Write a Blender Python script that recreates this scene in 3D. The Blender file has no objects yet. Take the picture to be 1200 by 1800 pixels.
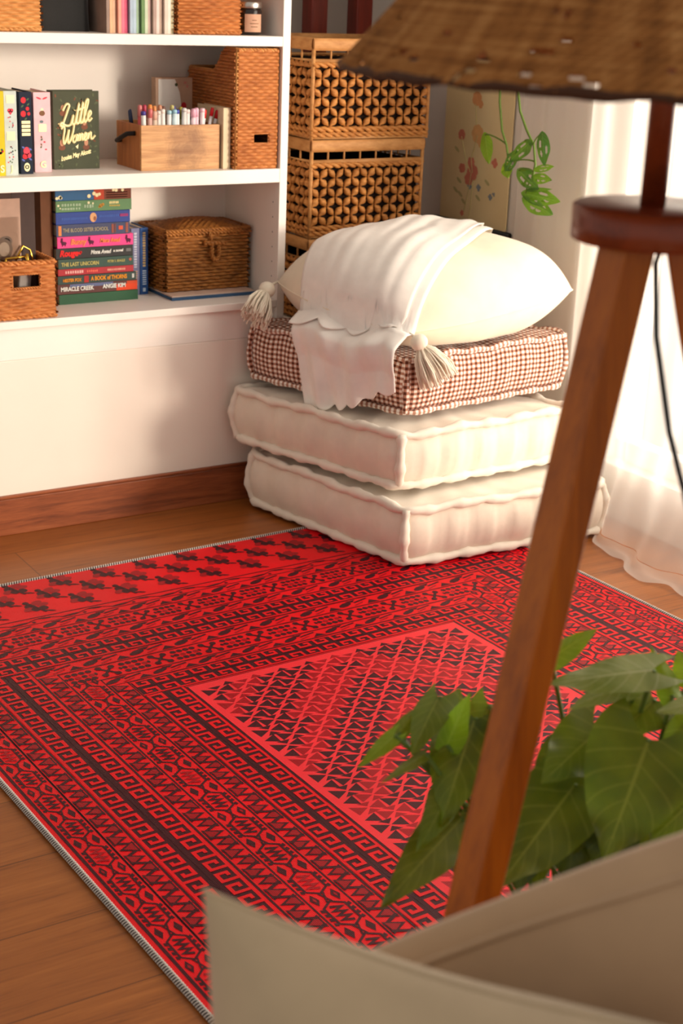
import bpy, math, random
import numpy as np
from mathutils import Vector, Matrix
from mathutils.bvhtree import BVHTree
random.seed(7)
PI = math.pi
scene = bpy.context.scene
COL = scene.collection
R = random.Random(11)

# ------------------------------------------------------------------ materials
def lin(c):
    return tuple(((v/255)/12.92 if v/255 <= .04045 else ((v/255+.055)/1.055)**2.4) for v in c)

class Mat:
    def __init__(s, name, rough=.6, spec=.4):
        s.m = bpy.data.materials.new(name); s.m.use_nodes = True
        s.nt = s.m.node_tree; s.n = s.nt.nodes; s.l = s.nt.links
        s.b = s.n['Principled BSDF']
        s.b.inputs['Roughness'].default_value = rough
        s.b.inputs['Specular IOR Level'].default_value = spec
    def node(s, t, **kw):
        n = s.n.new(t)
        for k, v in kw.items():
            if k in n.inputs: n.inputs[k].default_value = v
            else: setattr(n, k, v)
        return n
    def coord(s, kind='Object', scale=(1, 1, 1), rot=(0, 0, 0)):
        tc = s.n.new('ShaderNodeTexCoord'); mp = s.n.new('ShaderNodeMapping')
        mp.inputs['Scale'].default_value = scale; mp.inputs['Rotation'].default_value = rot
        s.l.new(tc.outputs[kind], mp.inputs['Vector']); return mp.outputs['Vector']
    def noise(s, vec, scale, detail=3, rough=.55, dist=0):
        n = s.node('ShaderNodeTexNoise', Scale=scale, Detail=detail, Roughness=rough, Distortion=dist)
        s.l.new(vec, n.inputs['Vector']); return n.outputs['Fac']
    def ramp(s, fac, stops):
        r = s.n.new('ShaderNodeValToRGB'); e = r.color_ramp.elements
        while len(e) < len(stops): e.new(.5)
        for i, (p, c) in enumerate(stops):
            e[i].position = p; e[i].color = (*c, 1)
        s.l.new(fac, r.inputs['Fac']); return r.outputs['Color']
    def math(s, op, a, b=None, c=None):
        m = s.n.new('ShaderNodeMath'); m.operation = op
        for i, v in enumerate((a, b, c)):
            if v is None: continue
            if isinstance(v, (int, float)): m.inputs[i].default_value = v
            else: s.l.new(v, m.inputs[i])
        return m.outputs[0]
    def mix(s, fac, a, b, mode='MIX'):
        m = s.n.new('ShaderNodeMix'); m.data_type = 'RGBA'; m.blend_type = mode
        for sock, v in ((m.inputs[0], fac), (m.inputs[6], a), (m.inputs[7], b)):
            if isinstance(v, (int, float)): sock.default_value = v
            elif isinstance(v, tuple): sock.default_value = (*v, 1)
            else: s.l.new(v, sock)
        return m.outputs[2]
    def color(s, c):
        if isinstance(c, tuple): s.b.inputs['Base Color'].default_value = (*c, 1)
        else: s.l.new(c, s.b.inputs['Base Color'])
        return s
    def bump(s, h, strength=.3, dist=.002):
        b = s.node('ShaderNodeBump', Strength=strength, Distance=dist)
        s.l.new(h, b.inputs['Height']); s.l.new(b.outputs['Normal'], s.b.inputs['Normal']); return s

_cache = {}
def plain(name, c, rough=.6, spec=.3, var=.08, metal=0, scale=30):
    """colour with a little procedural variation"""
    k = (name, c, rough, metal)
    if k in _cache: return _cache[k]
    M = Mat(name, rough, spec)
    a = tuple(min(1, v*(1+var)) for v in lin(c)); b = tuple(v*(1-var) for v in lin(c))
    M.color(M.ramp(M.noise(M.coord(), scale, 2), [(.3, b), (.7, a)]))
    M.b.inputs['Metallic'].default_value = metal
    _cache[k] = M.m; return M.m

def fabric(name, c, weave=900, rough=.85, sheen=.3, var=.06, wr=.25):
    M = Mat(name, rough, .15)
    v = M.coord('Object')
    a = tuple(min(1, x*(1+var)) for x in lin(c)); b = tuple(x*(1-var) for x in lin(c))
    M.color(M.ramp(M.noise(v, 14, 4), [(.3, b), (.7, a)]))
    M.b.inputs['Sheen Weight'].default_value = sheen
    h = M.math('ADD', M.noise(v, weave, 1), M.math('MULTIPLY', M.noise(v, 60, 3), 1.2))
    M.bump(h, wr, .002); return M.m

def wood(name, c1, c2, axis='X', scale=9, rough=.45, spec=.4, stretch=14, c3=None):
    M = Mat(name, rough, spec)
    sc = {'X': (1, stretch, stretch), 'Y': (stretch, 1, stretch), 'Z': (stretch, stretch, 1)}[axis]
    v = M.coord('Object', sc)
    n1 = M.noise(v, scale*.5, 5, .6, .6); n2 = M.noise(v, scale*3, 3, .6)
    f = M.math('ADD', M.math('MULTIPLY', n1, .7), M.math('MULTIPLY', n2, .3))
    M.color(M.ramp(f, [(.32, lin(c1)), (.55, lin(c2)), (.75, lin(c3 or c2))]))
    M.bump(n2, .08, .001); return M.m

def wicker(name, c1, c2, scale=40):
    M = Mat(name, .6, .35)
    v = M.coord('Object', (1, 1, 3))
    f = M.math('ADD', M.math('MULTIPLY', M.noise(v, scale, 3), .6), M.math('MULTIPLY', M.noise(v, scale*.2, 2), .4))
    M.color(M.ramp(f, [(.3, lin(c1)), (.68, lin(c2))]))
    M.bump(M.noise(v, 300, 2), .3, .001); return M.m

MT = {}
MT['white_paint'] = plain('white_paint', (240, 232, 224), .45, .35, .015, scale=6)
MT['wall_paint'] = plain('wall_paint', (238, 226, 214), .75, .2, .02, scale=5)
MT['grey_paint'] = plain('grey_paint', (176, 166, 158), .8, .2, .03, scale=4)
MT['plaster'] = plain('plaster', (226, 216, 206), .8, .2, .02, scale=4)
MT['skirting'] = wood('skirting_wood', (96, 44, 22), (150, 80, 44), 'X', 7, .4, c3=(168, 98, 58))
MT['red_wood'] = wood('red_baluster_wood', (84, 22, 14), (118, 36, 22), 'Z', 6, .35)
MT['lamp_wood'] = wood('lamp_wood', (138, 68, 6), (176, 94, 10), 'Z', 5, .3, .4, c3=(188, 106, 16))
MT['lamp_wood_flat'] = wood('lamp_wood_flat', (104, 40, 18), (136, 58, 26), 'X', 5, .3, .5)
MT['box_wood'] = wood('mango_wood', (150, 96, 52), (196, 142, 88), 'X', 7, .5, c3=(212, 164, 112))
def burl():
    M = Mat('mango_burl', .5, .4); v = M.coord('Object', (1, 14, 14)); w_ = M.coord('Object')
    g = M.ramp(M.math('ADD', M.math('MULTIPLY', M.noise(v, 4, 5, .6, .6), .7), M.math('MULTIPLY', M.noise(v, 24, 3), .3)), [(.32, lin((166, 112, 64))), (.55, lin((208, 156, 102))), (.75, lin((222, 178, 126)))])
    vm = M.n.new('ShaderNodeVectorMath'); vm.operation = 'DISTANCE'; vm.inputs[1].default_value = (.016, -.078, .060); M.l.new(w_, vm.inputs[0])
    dd = M.math('ADD', vm.outputs['Value'], M.math('MULTIPLY', M.math('SUBTRACT', M.noise(w_, 22, 5), .5), .13))
    rg = M.math('MULTIPLY', M.math('SINE', M.math('MULTIPLY', dd, 420)), .06)
    st = M.ramp(M.math('ADD', M.math('MULTIPLY', dd, 11), rg), [(.15, (1, 1, 1)), (.85, (0, 0, 0))])
    M.color(M.mix(M.math('MULTIPLY', st, .62), g, lin((104, 60, 36)))); return M.m
MT['burl'] = burl()
MT['box_wood_side'] = wood('mango_wood_end', (150, 88, 44), (186, 116, 62), 'Z', 7, .5)
MT['rattan'] = wicker('rattan', (150, 82, 36), (206, 132, 70))
MT['rattan_light'] = wicker('rattan_light', (176, 112, 56), (220, 160, 94))
MT['seagrass'] = wicker('seagrass', (96, 54, 18), (190, 124, 56), 75)
MT['hyacinth'] = wicker('hyacinth', (150, 88, 36), (212, 146, 76), 60)
MT['raffia'] = wicker('raffia_wrap', (166, 108, 54), (210, 154, 94), 30)
MT['dark_lining'] = plain('dark_lining', (34, 24, 20), .9, .1)  # near-black colour standing in for shade inside the woven baskets
MT['cream_linen'] = fabric('cream_linen', (232, 218, 200))
MT['cream_piping'] = fabric('cream_piping', (236, 224, 208))
MT['pillow_cotton'] = fabric('pillow_cotton', (240, 226, 202), 1200, wr=.12)
MT['throw_cotton'] = fabric('throw_cotton', (246, 238, 230), 1500, wr=.08)
MT['tassel'] = fabric('tassel_yarn', (240, 228, 208), 700)
MT['beige_canvas'] = fabric('beige_canvas', (186, 164, 134), 1400, wr=.1)
MT['beige_canvas_b'] = fabric('beige_canvas_warm', (184, 152, 120), 1400, wr=.1)
MT['paper'] = plain('page_paper', (222, 206, 180), .85, .1)
MT['white_paper'] = plain('white_paper', (240, 236, 230), .8, .1, .02)
MT['gold'] = plain('gold_foil', (248, 234, 176), .35, .5, .05, metal=.15)
MT['gold_metal'] = plain('gold_metal', (220, 176, 74), .22, .5, .05, metal=1)
MT['silver'] = plain('silver_lid', (200, 192, 184), .3, .5, .04, metal=1)
MT['black'] = plain('black_leather', (26, 23, 22), .55, .3)
MT['black_plastic'] = plain('black_plastic', (18, 18, 18), .4, .4)
MT['leaf_vein'] = None

def floor_mat():
    M = Mat('oak_laminate', .36, .45)
    tc = M.n.new('ShaderNodeTexCoord'); sep = M.n.new('ShaderNodeSeparateXYZ'); M.l.new(tc.outputs['Object'], sep.inputs[0])
    X, Y = sep.outputs[0], sep.outputs[1]
    row = M.math('FLOOR', M.math('DIVIDE', Y, .192))
    xo = M.math('ADD', X, M.math('MULTIPLY', row, .53))
    col = M.math('FLOOR', M.math('DIVIDE', xo, 1.28))
    idx = M.math('ADD', M.math('MULTIPLY', row, 7.13), M.math('MULTIPLY', col, 3.71))
    comb = M.n.new('ShaderNodeCombineXYZ')
    M.l.new(M.math('MULTIPLY', X, 1.0), comb.inputs[0]); M.l.new(M.math('MULTIPLY', Y, 15), comb.inputs[1]); M.l.new(idx, comb.inputs[2])
    v = comb.outputs[0]
    n1 = M.noise(v, 2.2, 6, .62, .8); n2 = M.noise(v, 14, 4, .6, .3)
    f = M.math('ADD', M.math('MULTIPLY', n1, .65), M.math('MULTIPLY', n2, .35))
    c = M.ramp(f, [(.3, lin((100, 52, 18))), (.45, lin((152, 86, 32))), (.6, lin((170, 100, 42))), (.78, lin((186, 120, 58)))])
    wn = M.n.new('ShaderNodeTexWhiteNoise'); wn.noise_dimensions = '1D'; M.l.new(idx, wn.inputs['W'])
    c = M.mix(M.math('MULTIPLY', wn.outputs['Value'], .28), c, lin((120, 66, 32)))
    fy = M.math('ABSOLUTE', M.math('SUBTRACT', M.math('FRACT', M.math('DIVIDE', Y, .192)), .5))
    fx = M.math('ABSOLUTE', M.math('SUBTRACT', M.math('FRACT', M.math('DIVIDE', xo, 1.28)), .5))
    seam = M.math('MAXIMUM', M.math('GREATER_THAN', fy, .4925), M.math('GREATER_THAN', fx, .4988))
    c = M.mix(M.math('MULTIPLY', seam, .6), c, lin((60, 30, 14)))
    M.color(c); M.bump(M.math('SUBTRACT', n2, seam), .08, .001)
    return M.m
MT['floor'] = floor_mat()

def rug_mat(name, c, var=.1, rough=.5, sheen=.25):
    M = Mat(name, .40, .2)
    v = M.coord('Object')
    a = tuple(min(1, x*(1+var)) for x in lin(c)); b = tuple(x*(1-var) for x in lin(c))
    M.color(M.ramp(M.noise(v, 5, 3), [(.3, b), (.7, a)]))
    w1 = M.node('ShaderNodeTexWave', Scale=110.0); w1.bands_direction = 'X'; M.l.new(v, w1.inputs['Vector'])
    w2 = M.node('ShaderNodeTexWave', Scale=90.0); w2.bands_direction = 'Y'; M.l.new(v, w2.inputs['Vector'])
    M.bump(M.math('ADD', w1.outputs['Fac'], w2.outputs['Fac']), .35, .0012)
    return M.m
MT['rug_red'] = rug_mat('rug_red', (228, 5, 22))
MT['rug_field'] = rug_mat('rug_field_red', (238, 46, 56))  # field yarn is pinker, partly from glare worked into the colour
MT['rug_dark'] = rug_mat('rug_maroon', (62, 6, 20), .15)
MT['rug_mid'] = rug_mat('rug_crimson', (158, 2, 20))
MT['rug_serge'] = fabric('rug_serging', (206, 198, 190), 500)
MT['rug_serge_dark'] = fabric('rug_serging_dark', (70, 60, 58), 500)

def gingham():
    M = Mat('gingham', .85, .15)
    uv = M.n.new('ShaderNodeUVMap'); sep = M.n.new('ShaderNodeSeparateXYZ'); M.l.new(uv.outputs[0], sep.inputs[0])
    P = .0150
    def st(s):
        t = M.math('FRACT', M.math('DIVIDE', s, P))
        return M.math('GREATER_THAN', t, .5)
    s = M.math('ADD', st(sep.outputs[0]), st(sep.outputs[1]))
    c = M.ramp(M.math('MULTIPLY', s, .5), [(0, lin((244, 232, 222))), (.4, lin((186, 134, 110))), (.9, lin((96, 46, 28)))])
    M.n[-1].color_ramp.interpolation = 'CONSTANT' if hasattr(M.n[-1], 'color_ramp') else 'CONSTANT'
    M.color(c); M.b.inputs['Sheen Weight'].default_value = .2
    v = M.coord('Object'); M.bump(M.math('ADD', M.noise(v, 60, 3), M.noise(v, 900, 1)), .3, .003)
    return M.m
MT['gingham'] = gingham()

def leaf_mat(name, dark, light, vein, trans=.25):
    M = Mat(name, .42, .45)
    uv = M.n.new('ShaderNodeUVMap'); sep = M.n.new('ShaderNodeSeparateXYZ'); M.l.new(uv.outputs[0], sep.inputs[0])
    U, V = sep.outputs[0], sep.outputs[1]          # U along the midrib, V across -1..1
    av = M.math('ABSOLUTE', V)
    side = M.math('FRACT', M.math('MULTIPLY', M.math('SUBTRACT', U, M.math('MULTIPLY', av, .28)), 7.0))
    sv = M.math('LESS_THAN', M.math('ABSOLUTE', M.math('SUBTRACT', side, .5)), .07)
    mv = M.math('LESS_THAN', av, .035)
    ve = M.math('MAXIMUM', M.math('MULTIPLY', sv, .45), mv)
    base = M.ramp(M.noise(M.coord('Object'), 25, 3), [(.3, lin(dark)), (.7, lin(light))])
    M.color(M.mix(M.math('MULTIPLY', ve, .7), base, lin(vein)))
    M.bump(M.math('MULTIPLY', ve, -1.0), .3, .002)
    tr = M.n.new('ShaderNodeBsdfTranslucent'); tr.inputs['Color'].default_value = (*lin((150, 190, 40)), 1)
    mx = M.n.new('ShaderNodeMixShader'); mx.inputs[0].default_value = trans
    out = M.n['Material Output']
    M.l.new(M.b.outputs[0], mx.inputs[1]); M.l.new(tr.outputs[0], mx.inputs[2]); M.l.new(mx.outputs[0], out.inputs[0])
    return M.m
MT['leaf'] = leaf_mat('pothos_leaf', (70, 88, 6), (112, 124, 12), (156, 162, 60), .28)
MT['leaf_young'] = leaf_mat('young_leaf', (112, 150, 14), (138, 172, 24), (176, 200, 80), .4)
MT['leaf_pale'] = leaf_mat('pale_leaf', (112, 128, 54), (160, 168, 100), (206, 208, 156), .2)  # pale green holds the sheen of the upper leaves in its colour
MT['leaf_dark'] = leaf_mat('old_leaf', (44, 60, 8), (66, 82, 14), (96, 108, 40), .15)  # darker green stands in for shade low among the leaves
MT['vine_leaf'] = leaf_mat('swiss_cheese_leaf', (36, 84, 22), (60, 118, 36), (110, 160, 80), .2)
MT['stem'] = plain('green_stem', (96, 122, 48), .5, .3)
MT['soil'] = plain('potting_soil', (40, 28, 20), .95, .1, .3, scale=200)
MT['pot'] = plain('dark_green_pot', (30, 38, 32), .4, .4)
MT['terracotta'] = plain('white_planter', (225, 220, 212), .5, .3)

def curtain_mat():
    M = Mat('sheer_curtain', .9, .05)
    M.color(lin((244, 238, 230)))
    v = M.coord('Object')
    M.bump(M.noise(v, 900, 2), .15, .002)
    tl = M.n.new('ShaderNodeBsdfTranslucent'); tl.inputs['Color'].default_value = (*lin((250, 246, 240)), 1)
    tp = M.n.new('ShaderNodeBsdfTransparent'); tp.inputs['Color'].default_value = (1, 1, 1, 1)
    m1 = M.n.new('ShaderNodeMixShader'); m1.inputs[0].default_value = .5
    m2 = M.n.new('ShaderNodeMixShader'); m2.inputs[0].default_value = .42
    M.l.new(M.b.outputs[0], m1.inputs[1]); M.l.new(tl.outputs[0], m1.inputs[2])
    M.l.new(m1.outputs[0], m2.inputs[1]); M.l.new(tp.outputs[0], m2.inputs[2])
    M.l.new(m2.outputs[0], M.n['Material Output'].inputs[0]); return M.m
MT['curtain'] = curtain_mat()

def glass_mat(name, tint=(1, 1, 1), refl=.06):
    M = Mat(name, .05, .5)
    tp = M.n.new('ShaderNodeBsdfTransparent'); tp.inputs['Color'].default_value = (*tint, 1)
    gl = M.n.new('ShaderNodeBsdfGlossy'); gl.inputs['Roughness'].default_value = .04
    m = M.n.new('ShaderNodeMixShader'); m.inputs[0].default_value = refl
    M.l.new(tp.outputs[0], m.inputs[1]); M.l.new(gl.outputs[0], m.inputs[2])
    M.l.new(m.outputs[0], M.n['Material Output'].inputs[0]); return M.m
MT['pane'] = glass_mat('window_glass')
MT['clear'] = glass_mat('clear_plastic', (.96, .94, .92), .12)

def shade_mat():
    M = Mat('woven_shade', .75, .2)
    uv = M.n.new('ShaderNodeUVMap'); mp = M.n.new('ShaderNodeMapping'); mp.inputs['Scale'].default_value = (75, 2, 1)
    M.l.new(uv.outputs[0], mp.inputs[0])
    mp2 = M.n.new('ShaderNodeMapping'); mp2.inputs['Scale'].default_value = (10, 60, 1); M.l.new(uv.outputs[0], mp2.inputs[0])
    f = M.math('ADD', M.math('MULTIPLY', M.noise(mp.outputs[0], 1, 3), .5), M.math('MULTIPLY', M.noise(mp2.outputs[0], 1, 3), .5))
    M.color(M.ramp(f, [(.32, lin((96, 54, 20))), (.5, lin((158, 100, 48))), (.68, lin((196, 140, 82)))]))
    M.bump(M.noise(mp2.outputs[0], 2, 2), .6, .004); return M.m
MT['shade'] = shade_mat()

# ------------------------------------------------------------------ mesh helpers
WL = {}                       # world location of every object made here
class MB:
    def __init__(s): s.v = []; s.f = []; s.mi = []; s.uv = []
    def add(s, vs, fs, mi=0, uvs=None):
        o = len(s.v); s.v += [tuple(v) for v in vs]
        for k, f in enumerate(fs):
            s.f.append([o+i for i in f]); s.mi.append(mi)
            s.uv.append(uvs[k] if uvs else [(0, 0)]*len(f))
        return s
    def box(s, x0, x1, y0, y1, z0, z1, mi=0, rot=None, piv=None):
        vs = [Vector((x, y, z)) for z in (z0, z1) for y in (y0, y1) for x in (x0, x1)]
        if rot is not None: vs = [piv + rot @ (v-piv) for v in vs]
        return s.add(vs, [(0, 2, 3, 1), (4, 5, 7, 6), (0, 1, 5, 4), (1, 3, 7, 5), (3, 2, 6, 7), (2, 0, 4, 6)], mi)
    def quadpoly(s, pts, mi=0): return s.add(pts, [list(range(len(pts)))], mi)
    def grid(s, P, nu, nv, mi=0, uvf=None, closed_u=False, skip=None):
        """P(i,j) -> point for i in 0..nu, j in 0..nv"""
        o = len(s.v); cu = nu if closed_u else nu+1
        for j in range(nv+1):
            for i in range(cu): s.v.append(tuple(P(i, j)))
        for j in range(nv):
            for i in range(nu):
                if skip and skip(i, j): continue
                a = o+j*cu+i; b = o+j*cu+(i+1) % cu; c = o+(j+1)*cu+(i+1) % cu; d = o+(j+1)*cu+i
                s.f.append([a, b, c, d]); s.mi.append(mi)
                s.uv.append([uvf(i, j), uvf(i+1, j), uvf(i+1, j+1), uvf(i, j+1)] if uvf else [(0, 0)]*4)
        return s
    def tube(s, pts, r, n=8, mi=0, closed=False, cap=True, rf=None, uvm=False):
        pts = [Vector(p) for p in pts]; m = len(pts); o = len(s.v)
        up = Vector((0, 0, 1)); prev = None; acc = 0; rings = []
        for i, p in enumerate(pts):
            if closed: t = (pts[(i+1) % m]-pts[i-1])
            else: t = pts[min(i+1, m-1)]-pts[max(i-1, 0)]
            t.normalize()
            if prev is None:
                a = t.cross(up)
                if a.length < .1: a = t.cross(Vector((1, 0, 0)))
                a.normalize()
            else:
                a = prev-t*prev.dot(t)
                if a.length < 1e-6: a = t.cross(up)
                a.normalize()
            prev = a; b = t.cross(a); rr = rf(i/(m-1 if m > 1 else 1), i) if rf else r
            if i: acc += (pts[i]-pts[i-1]).length
            rings.append(acc)
            for k in range(n):
                an = 2*PI*k/n; s.v.append(tuple(p+rr*(a*math.cos(an)+b*math.sin(an))))
        L = m if closed else m-1
        for i in range(L):
            for k in range(n):
                i2 = (i+1) % m
                s.f.append([o+i*n+k, o+i*n+(k+1) % n, o+i2*n+(k+1) % n, o+i2*n+k]); s.mi.append(mi)
                u0 = rings[i]; u1 = rings[i2] if i2 else rings[i]+(pts[0]-pts[-1]).length
                w = 2*PI*r/n
                s.uv.append([(u0, k*w), (u0, (k+1)*w), (u1, (k+1)*w), (u1, k*w)] if uvm else [(0, 0)]*4)
        if cap and not closed:
            s.f.append([o+k for k in range(n)][::-1]); s.mi.append(mi); s.uv.append([(0, 0)]*n)
            s.f.append([o+(m-1)*n+k for k in range(n)]); s.mi.append(mi); s.uv.append([(0, 0)]*n)
        return s
    def lathe(s, c, prof, n=32, mi=0, axis='Z', uv=False):
        c = Vector(c); m = len(prof)
        def P(i, j):
            a = 2*PI*i/n; r, h = prof[j]
            return c+Vector((r*math.cos(a), r*math.sin(a), h))
        return s.grid(P, n, m-1, mi, (lambda i, j: (i/n, j/(m-1))) if uv else None, closed_u=True)
    def ellipsoid(s, c, ax, n=10, m=6, mi=0):
        c = Vector(c); A, B, C = (Vector(a) for a in ax)
        def P(i, j):
            a = 2*PI*i/n; t = PI*j/m
            return c+A*math.cos(t)+math.sin(t)*(B*math.cos(a)+C*math.sin(a))
        return s.grid(P, n, m, mi, closed_u=True)
    def spindle(s, a, b, r, n=7, mi=0, p=.8):
        a = Vector(a); b = Vector(b); d = b-a
        pts = [a+d*(.03+.94*i/6) for i in range(7)]
        return s.tube(pts, r, n, mi, rf=lambda t, i: r*max(.22, math.sin(PI*min(max(t, .04), .96))**p))
    def build(s, name, mats, parent=None, smooth=True, bevel=0, seg=2, origin=None, label=None, solid=0):
        if not isinstance(mats, (list, tuple)): mats = [mats]
        if parent is not None: o3 = WL[parent.name]
        elif origin is not None: o3 = Vector(origin)
        else:
            A = np.array(s.v); o3 = Vector(((A[:, 0].min()+A[:, 0].max())/2, (A[:, 1].min()+A[:, 1].max())/2, A[:, 2].min()))
        me = bpy.data.meshes.new(name)
        me.from_pydata([(v[0]-o3.x, v[1]-o3.y, v[2]-o3.z) for v in s.v], [], s.f)
        for m in mats: me.materials.append(m)
        me.polygons.foreach_set('material_index', s.mi)
        uvl = me.uv_layers.new(name='UVMap'); flat = []
        for q in s.uv:
            for a in q: flat += [a[0], a[1]]
        uvl.data.foreach_set('uv', flat)
        me.polygons.foreach_set('use_smooth', [bool(smooth)]*len(s.f))
        me.update()
        ob = bpy.data.objects.new(name, me); COL.objects.link(ob)
        if parent is not None: ob.parent = parent; WL[ob.name] = o3
        else: ob.location = o3; WL[ob.name] = o3
        if bevel:
            b = ob.modifiers.new('edge', 'BEVEL'); b.width = bevel; b.segments = seg; b.limit_method = 'ANGLE'
            b.harden_normals = False
        if solid:
            q = ob.modifiers.new('thickness', 'SOLIDIFY'); q.thickness = solid; q.offset = 0
        if smooth == 'auto' or bevel:
            for p in me.polygons: p.use_smooth = False
        if label: ob['label'] = label
        return ob

def tag(o, label, cat, group=None, kind=None):
    o['label'] = label; o['category'] = cat
    if group: o['group'] = group
    if kind: o['kind'] = kind
    return o
def thing(name, label, cat, loc, group=None):
    o = bpy.data.objects.new(name, None); COL.objects.link(o); o.empty_display_size = .03
    o.location = loc; WL[o.name] = Vector(loc)
    return tag(o, label, cat, group)
def struct(ob):
    ob['kind'] = 'structure'; return ob

def lettering(body, size, pos, ux, uy, mat, parent, name='title_lettering', shear=0, bold=0, align='LEFT', ext=.0004, sx=1):
    """text as a thin mesh lying in the plane (ux, uy) at pos"""
    cu = bpy.data.curves.new('t', 'FONT'); cu.body = body; cu.size = size; cu.shear = shear
    cu.offset = bold; cu.align_x = align; cu.align_y = 'CENTER'; cu.extrude = ext; cu.resolution_u = 3
    to = bpy.data.objects.new('t', cu); COL.objects.link(to)
    dg = bpy.context.evaluated_depsgraph_get(); me = bpy.data.meshes.new_from_object(to.evaluated_get(dg))
    bpy.data.objects.remove(to)
    ux = Vector(ux).normalized(); uy = Vector(uy).normalized(); n = ux.cross(uy)
    pos = Vector(pos)-WL[parent.name]
    for v in me.vertices:
        x, y, z = v.co; v.co = pos+ux*x*sx+uy*y+n*(z+ext)
    me.materials.clear(); me.materials.append(mat)
    ob = bpy.data.objects.new(name, me); COL.objects.link(ob); ob.parent = parent; WL[ob.name] = WL[parent.name]
    return ob

# ------------------------------------------------------------------ camera (eye height 1.40 m)
cam_d = bpy.data.cameras.new('camera'); cam = bpy.data.objects.new('camera', cam_d); COL.objects.link(cam)
cam_d.sensor_fit = 'VERTICAL'; cam_d.sensor_height = 36; cam_d.sensor_width = 24
cam_d.lens = 36*2680.95/1800
yaw, pit, rol = math.radians(32.435), math.radians(19.347), math.radians(2.307)
fw = Vector((math.sin(yaw)*math.cos(pit), math.cos(yaw)*math.cos(pit), -math.sin(pit)))
rt = Vector((math.cos(yaw), -math.sin(yaw), 0)); upv = rt.cross(fw)
r2 = math.cos(rol)*rt+math.sin(rol)*upv; u2 = -math.sin(rol)*rt+math.cos(rol)*upv
mw = Matrix((r2, u2, -fw)).transposed().to_4x4(); mw.translation = (0, 0, 1.40)
cam.matrix_world = mw
cam_d.clip_start = .05; cam_d.clip_end = 60
cam_d.dof.use_dof = True; cam_d.dof.focus_distance = 2.95; cam_d.dof.aperture_fstop = 6.3
scene.camera = cam

# ------------------------------------------------------------------ setting
XR, YB = 2.80, 4.45            # right wall, far wall
fl = MB().box(-1.5, 3.2, -1.2, 3.6, -.05, 0).build('floor', MT['floor'], smooth=False, origin=(0, 0, 0)); struct(fl)
struct(MB().box(-1.0, XR, 3.595, YB, 0, .46).build('wall_front', MT['wall_paint'], smooth=False, bevel=.004))
struct(MB().box(-1.0, 3.0, YB, YB+.12, 0, 2.6).build('wall_back', MT['grey_paint'], smooth=False))
m = MB(); m.box(-1.0, XR, 3.583, 3.595, 0, .098); m.box(-1.0, XR, 3.586, 3.595, .098, .106)
struct(m.build('baseboard_front', MT['skirting'], smooth=False, bevel=.002))
WY0, WY1, WZ0, WZ1 = .70, 3.07, .15, 2.25
m = MB(); m.box(XR, XR+.15, WY1, YB+.12, 0, 2.6); m.box(XR, XR+.15, -3.2, WY0, 0, 2.6)
m.box(XR, XR+.15, WY0, WY1, WZ1, 2.6); m.box(XR, XR+.15, WY0, WY1, 0, WZ0)
struct(m.build('wall_right', MT['plaster'], smooth=False))
m = MB()
for a, b in ((WY0, WY0+.05), (WY1-.05, WY1), ((WY0+WY1)/2-.03, (WY0+WY1)/2+.03)): m.box(XR+.05, XR+.10, a, b, WZ0, WZ1)
m.box(XR+.05, XR+.10, WY0, WY1, WZ0, WZ0+.06); m.box(XR+.05, XR+.10, WY0, WY1, WZ1-.06, WZ1)
wf = m.build('window_1', MT['white_paint'], smooth=False, bevel=.003); struct(wf)
MB().box(XR+.07, XR+.076, WY0+.05, WY1-.05, WZ0+.06, WZ1-.06).build('pane', MT['pane'], wf, smooth=False)

# dark red balusters on the ledge behind the baskets
bal = [(2.47, 'dark red wooden baluster rising behind the left half of the top woven basket'),
       (2.63, 'dark red wooden baluster rising behind the right half of the top woven basket')]
for x, lb in bal:
    o = MB().box(x-.029, x+.029, 4.12, 4.178, .46, 2.0).build('baluster', MT['red_wood'], smooth=False, bevel=.004)
    tag(o, lb, 'baluster', 'dark red balusters')
o = MB().box(2.2, 2.78, 4.10, 4.20, 2.0, 2.05).build('handrail', MT['red_wood'], smooth=False, bevel=.008)
tag(o, 'dark red wooden handrail on top of the balusters', 'handrail')

# ------------------------------------------------------------------ bookcase
BX0, BX1, BY0, BY1 = .42, 2.063, 3.583, 3.90
bc = thing('bookcase', 'tall white bookcase standing on the low white wall', 'bookcase', (1.24, 3.74, .46))
MB().box(BX1-.023, BX1, BY0, BY1, .46, 1.75).build('side_panel', MT['white_paint'], bc, smooth=False, bevel=.0015)
MB().box(BX0, BX0+.023, BY0, BY1, .46, 1.75).build('side_panel', MT['white_paint'], bc, smooth=False, bevel=.0015)
MB().box(BX0+.023, BX1-.023, BY1-.008, BY1, .46, 1.75).build('back_panel', MT['white_paint'], bc, smooth=False)
for z0, z1 in ((.540, .560), (.876, .912), (1.222, 1.247), (1.56, 1.585), (1.725, 1.75)):
    MB().box(BX0+.023, BX1-.023, BY0, BY1-.008, z0, z1).build('shelf', MT['white_paint'], bc, smooth=False, bevel=.0015)
MB().box(BX0+.023, BX1-.023, BY0+.012, BY0+.028, .46, .540).build('plinth', MT['white_paint'], bc, smooth=False)
for z in (.62, .66, .70, .74, .78, .82, .96, 1.0, 1.04, 1.08, 1.12, 1.16):
    for y in (3.615,):
        m = MB(); m.add([(BX1-.0234, y+.002*math.cos(a*PI/4), z+.002*math.sin(a*PI/4)) for a in range(8)], [list(range(8))]); m.build('peg_hole', MT['black'], bc, smooth=False)

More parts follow.
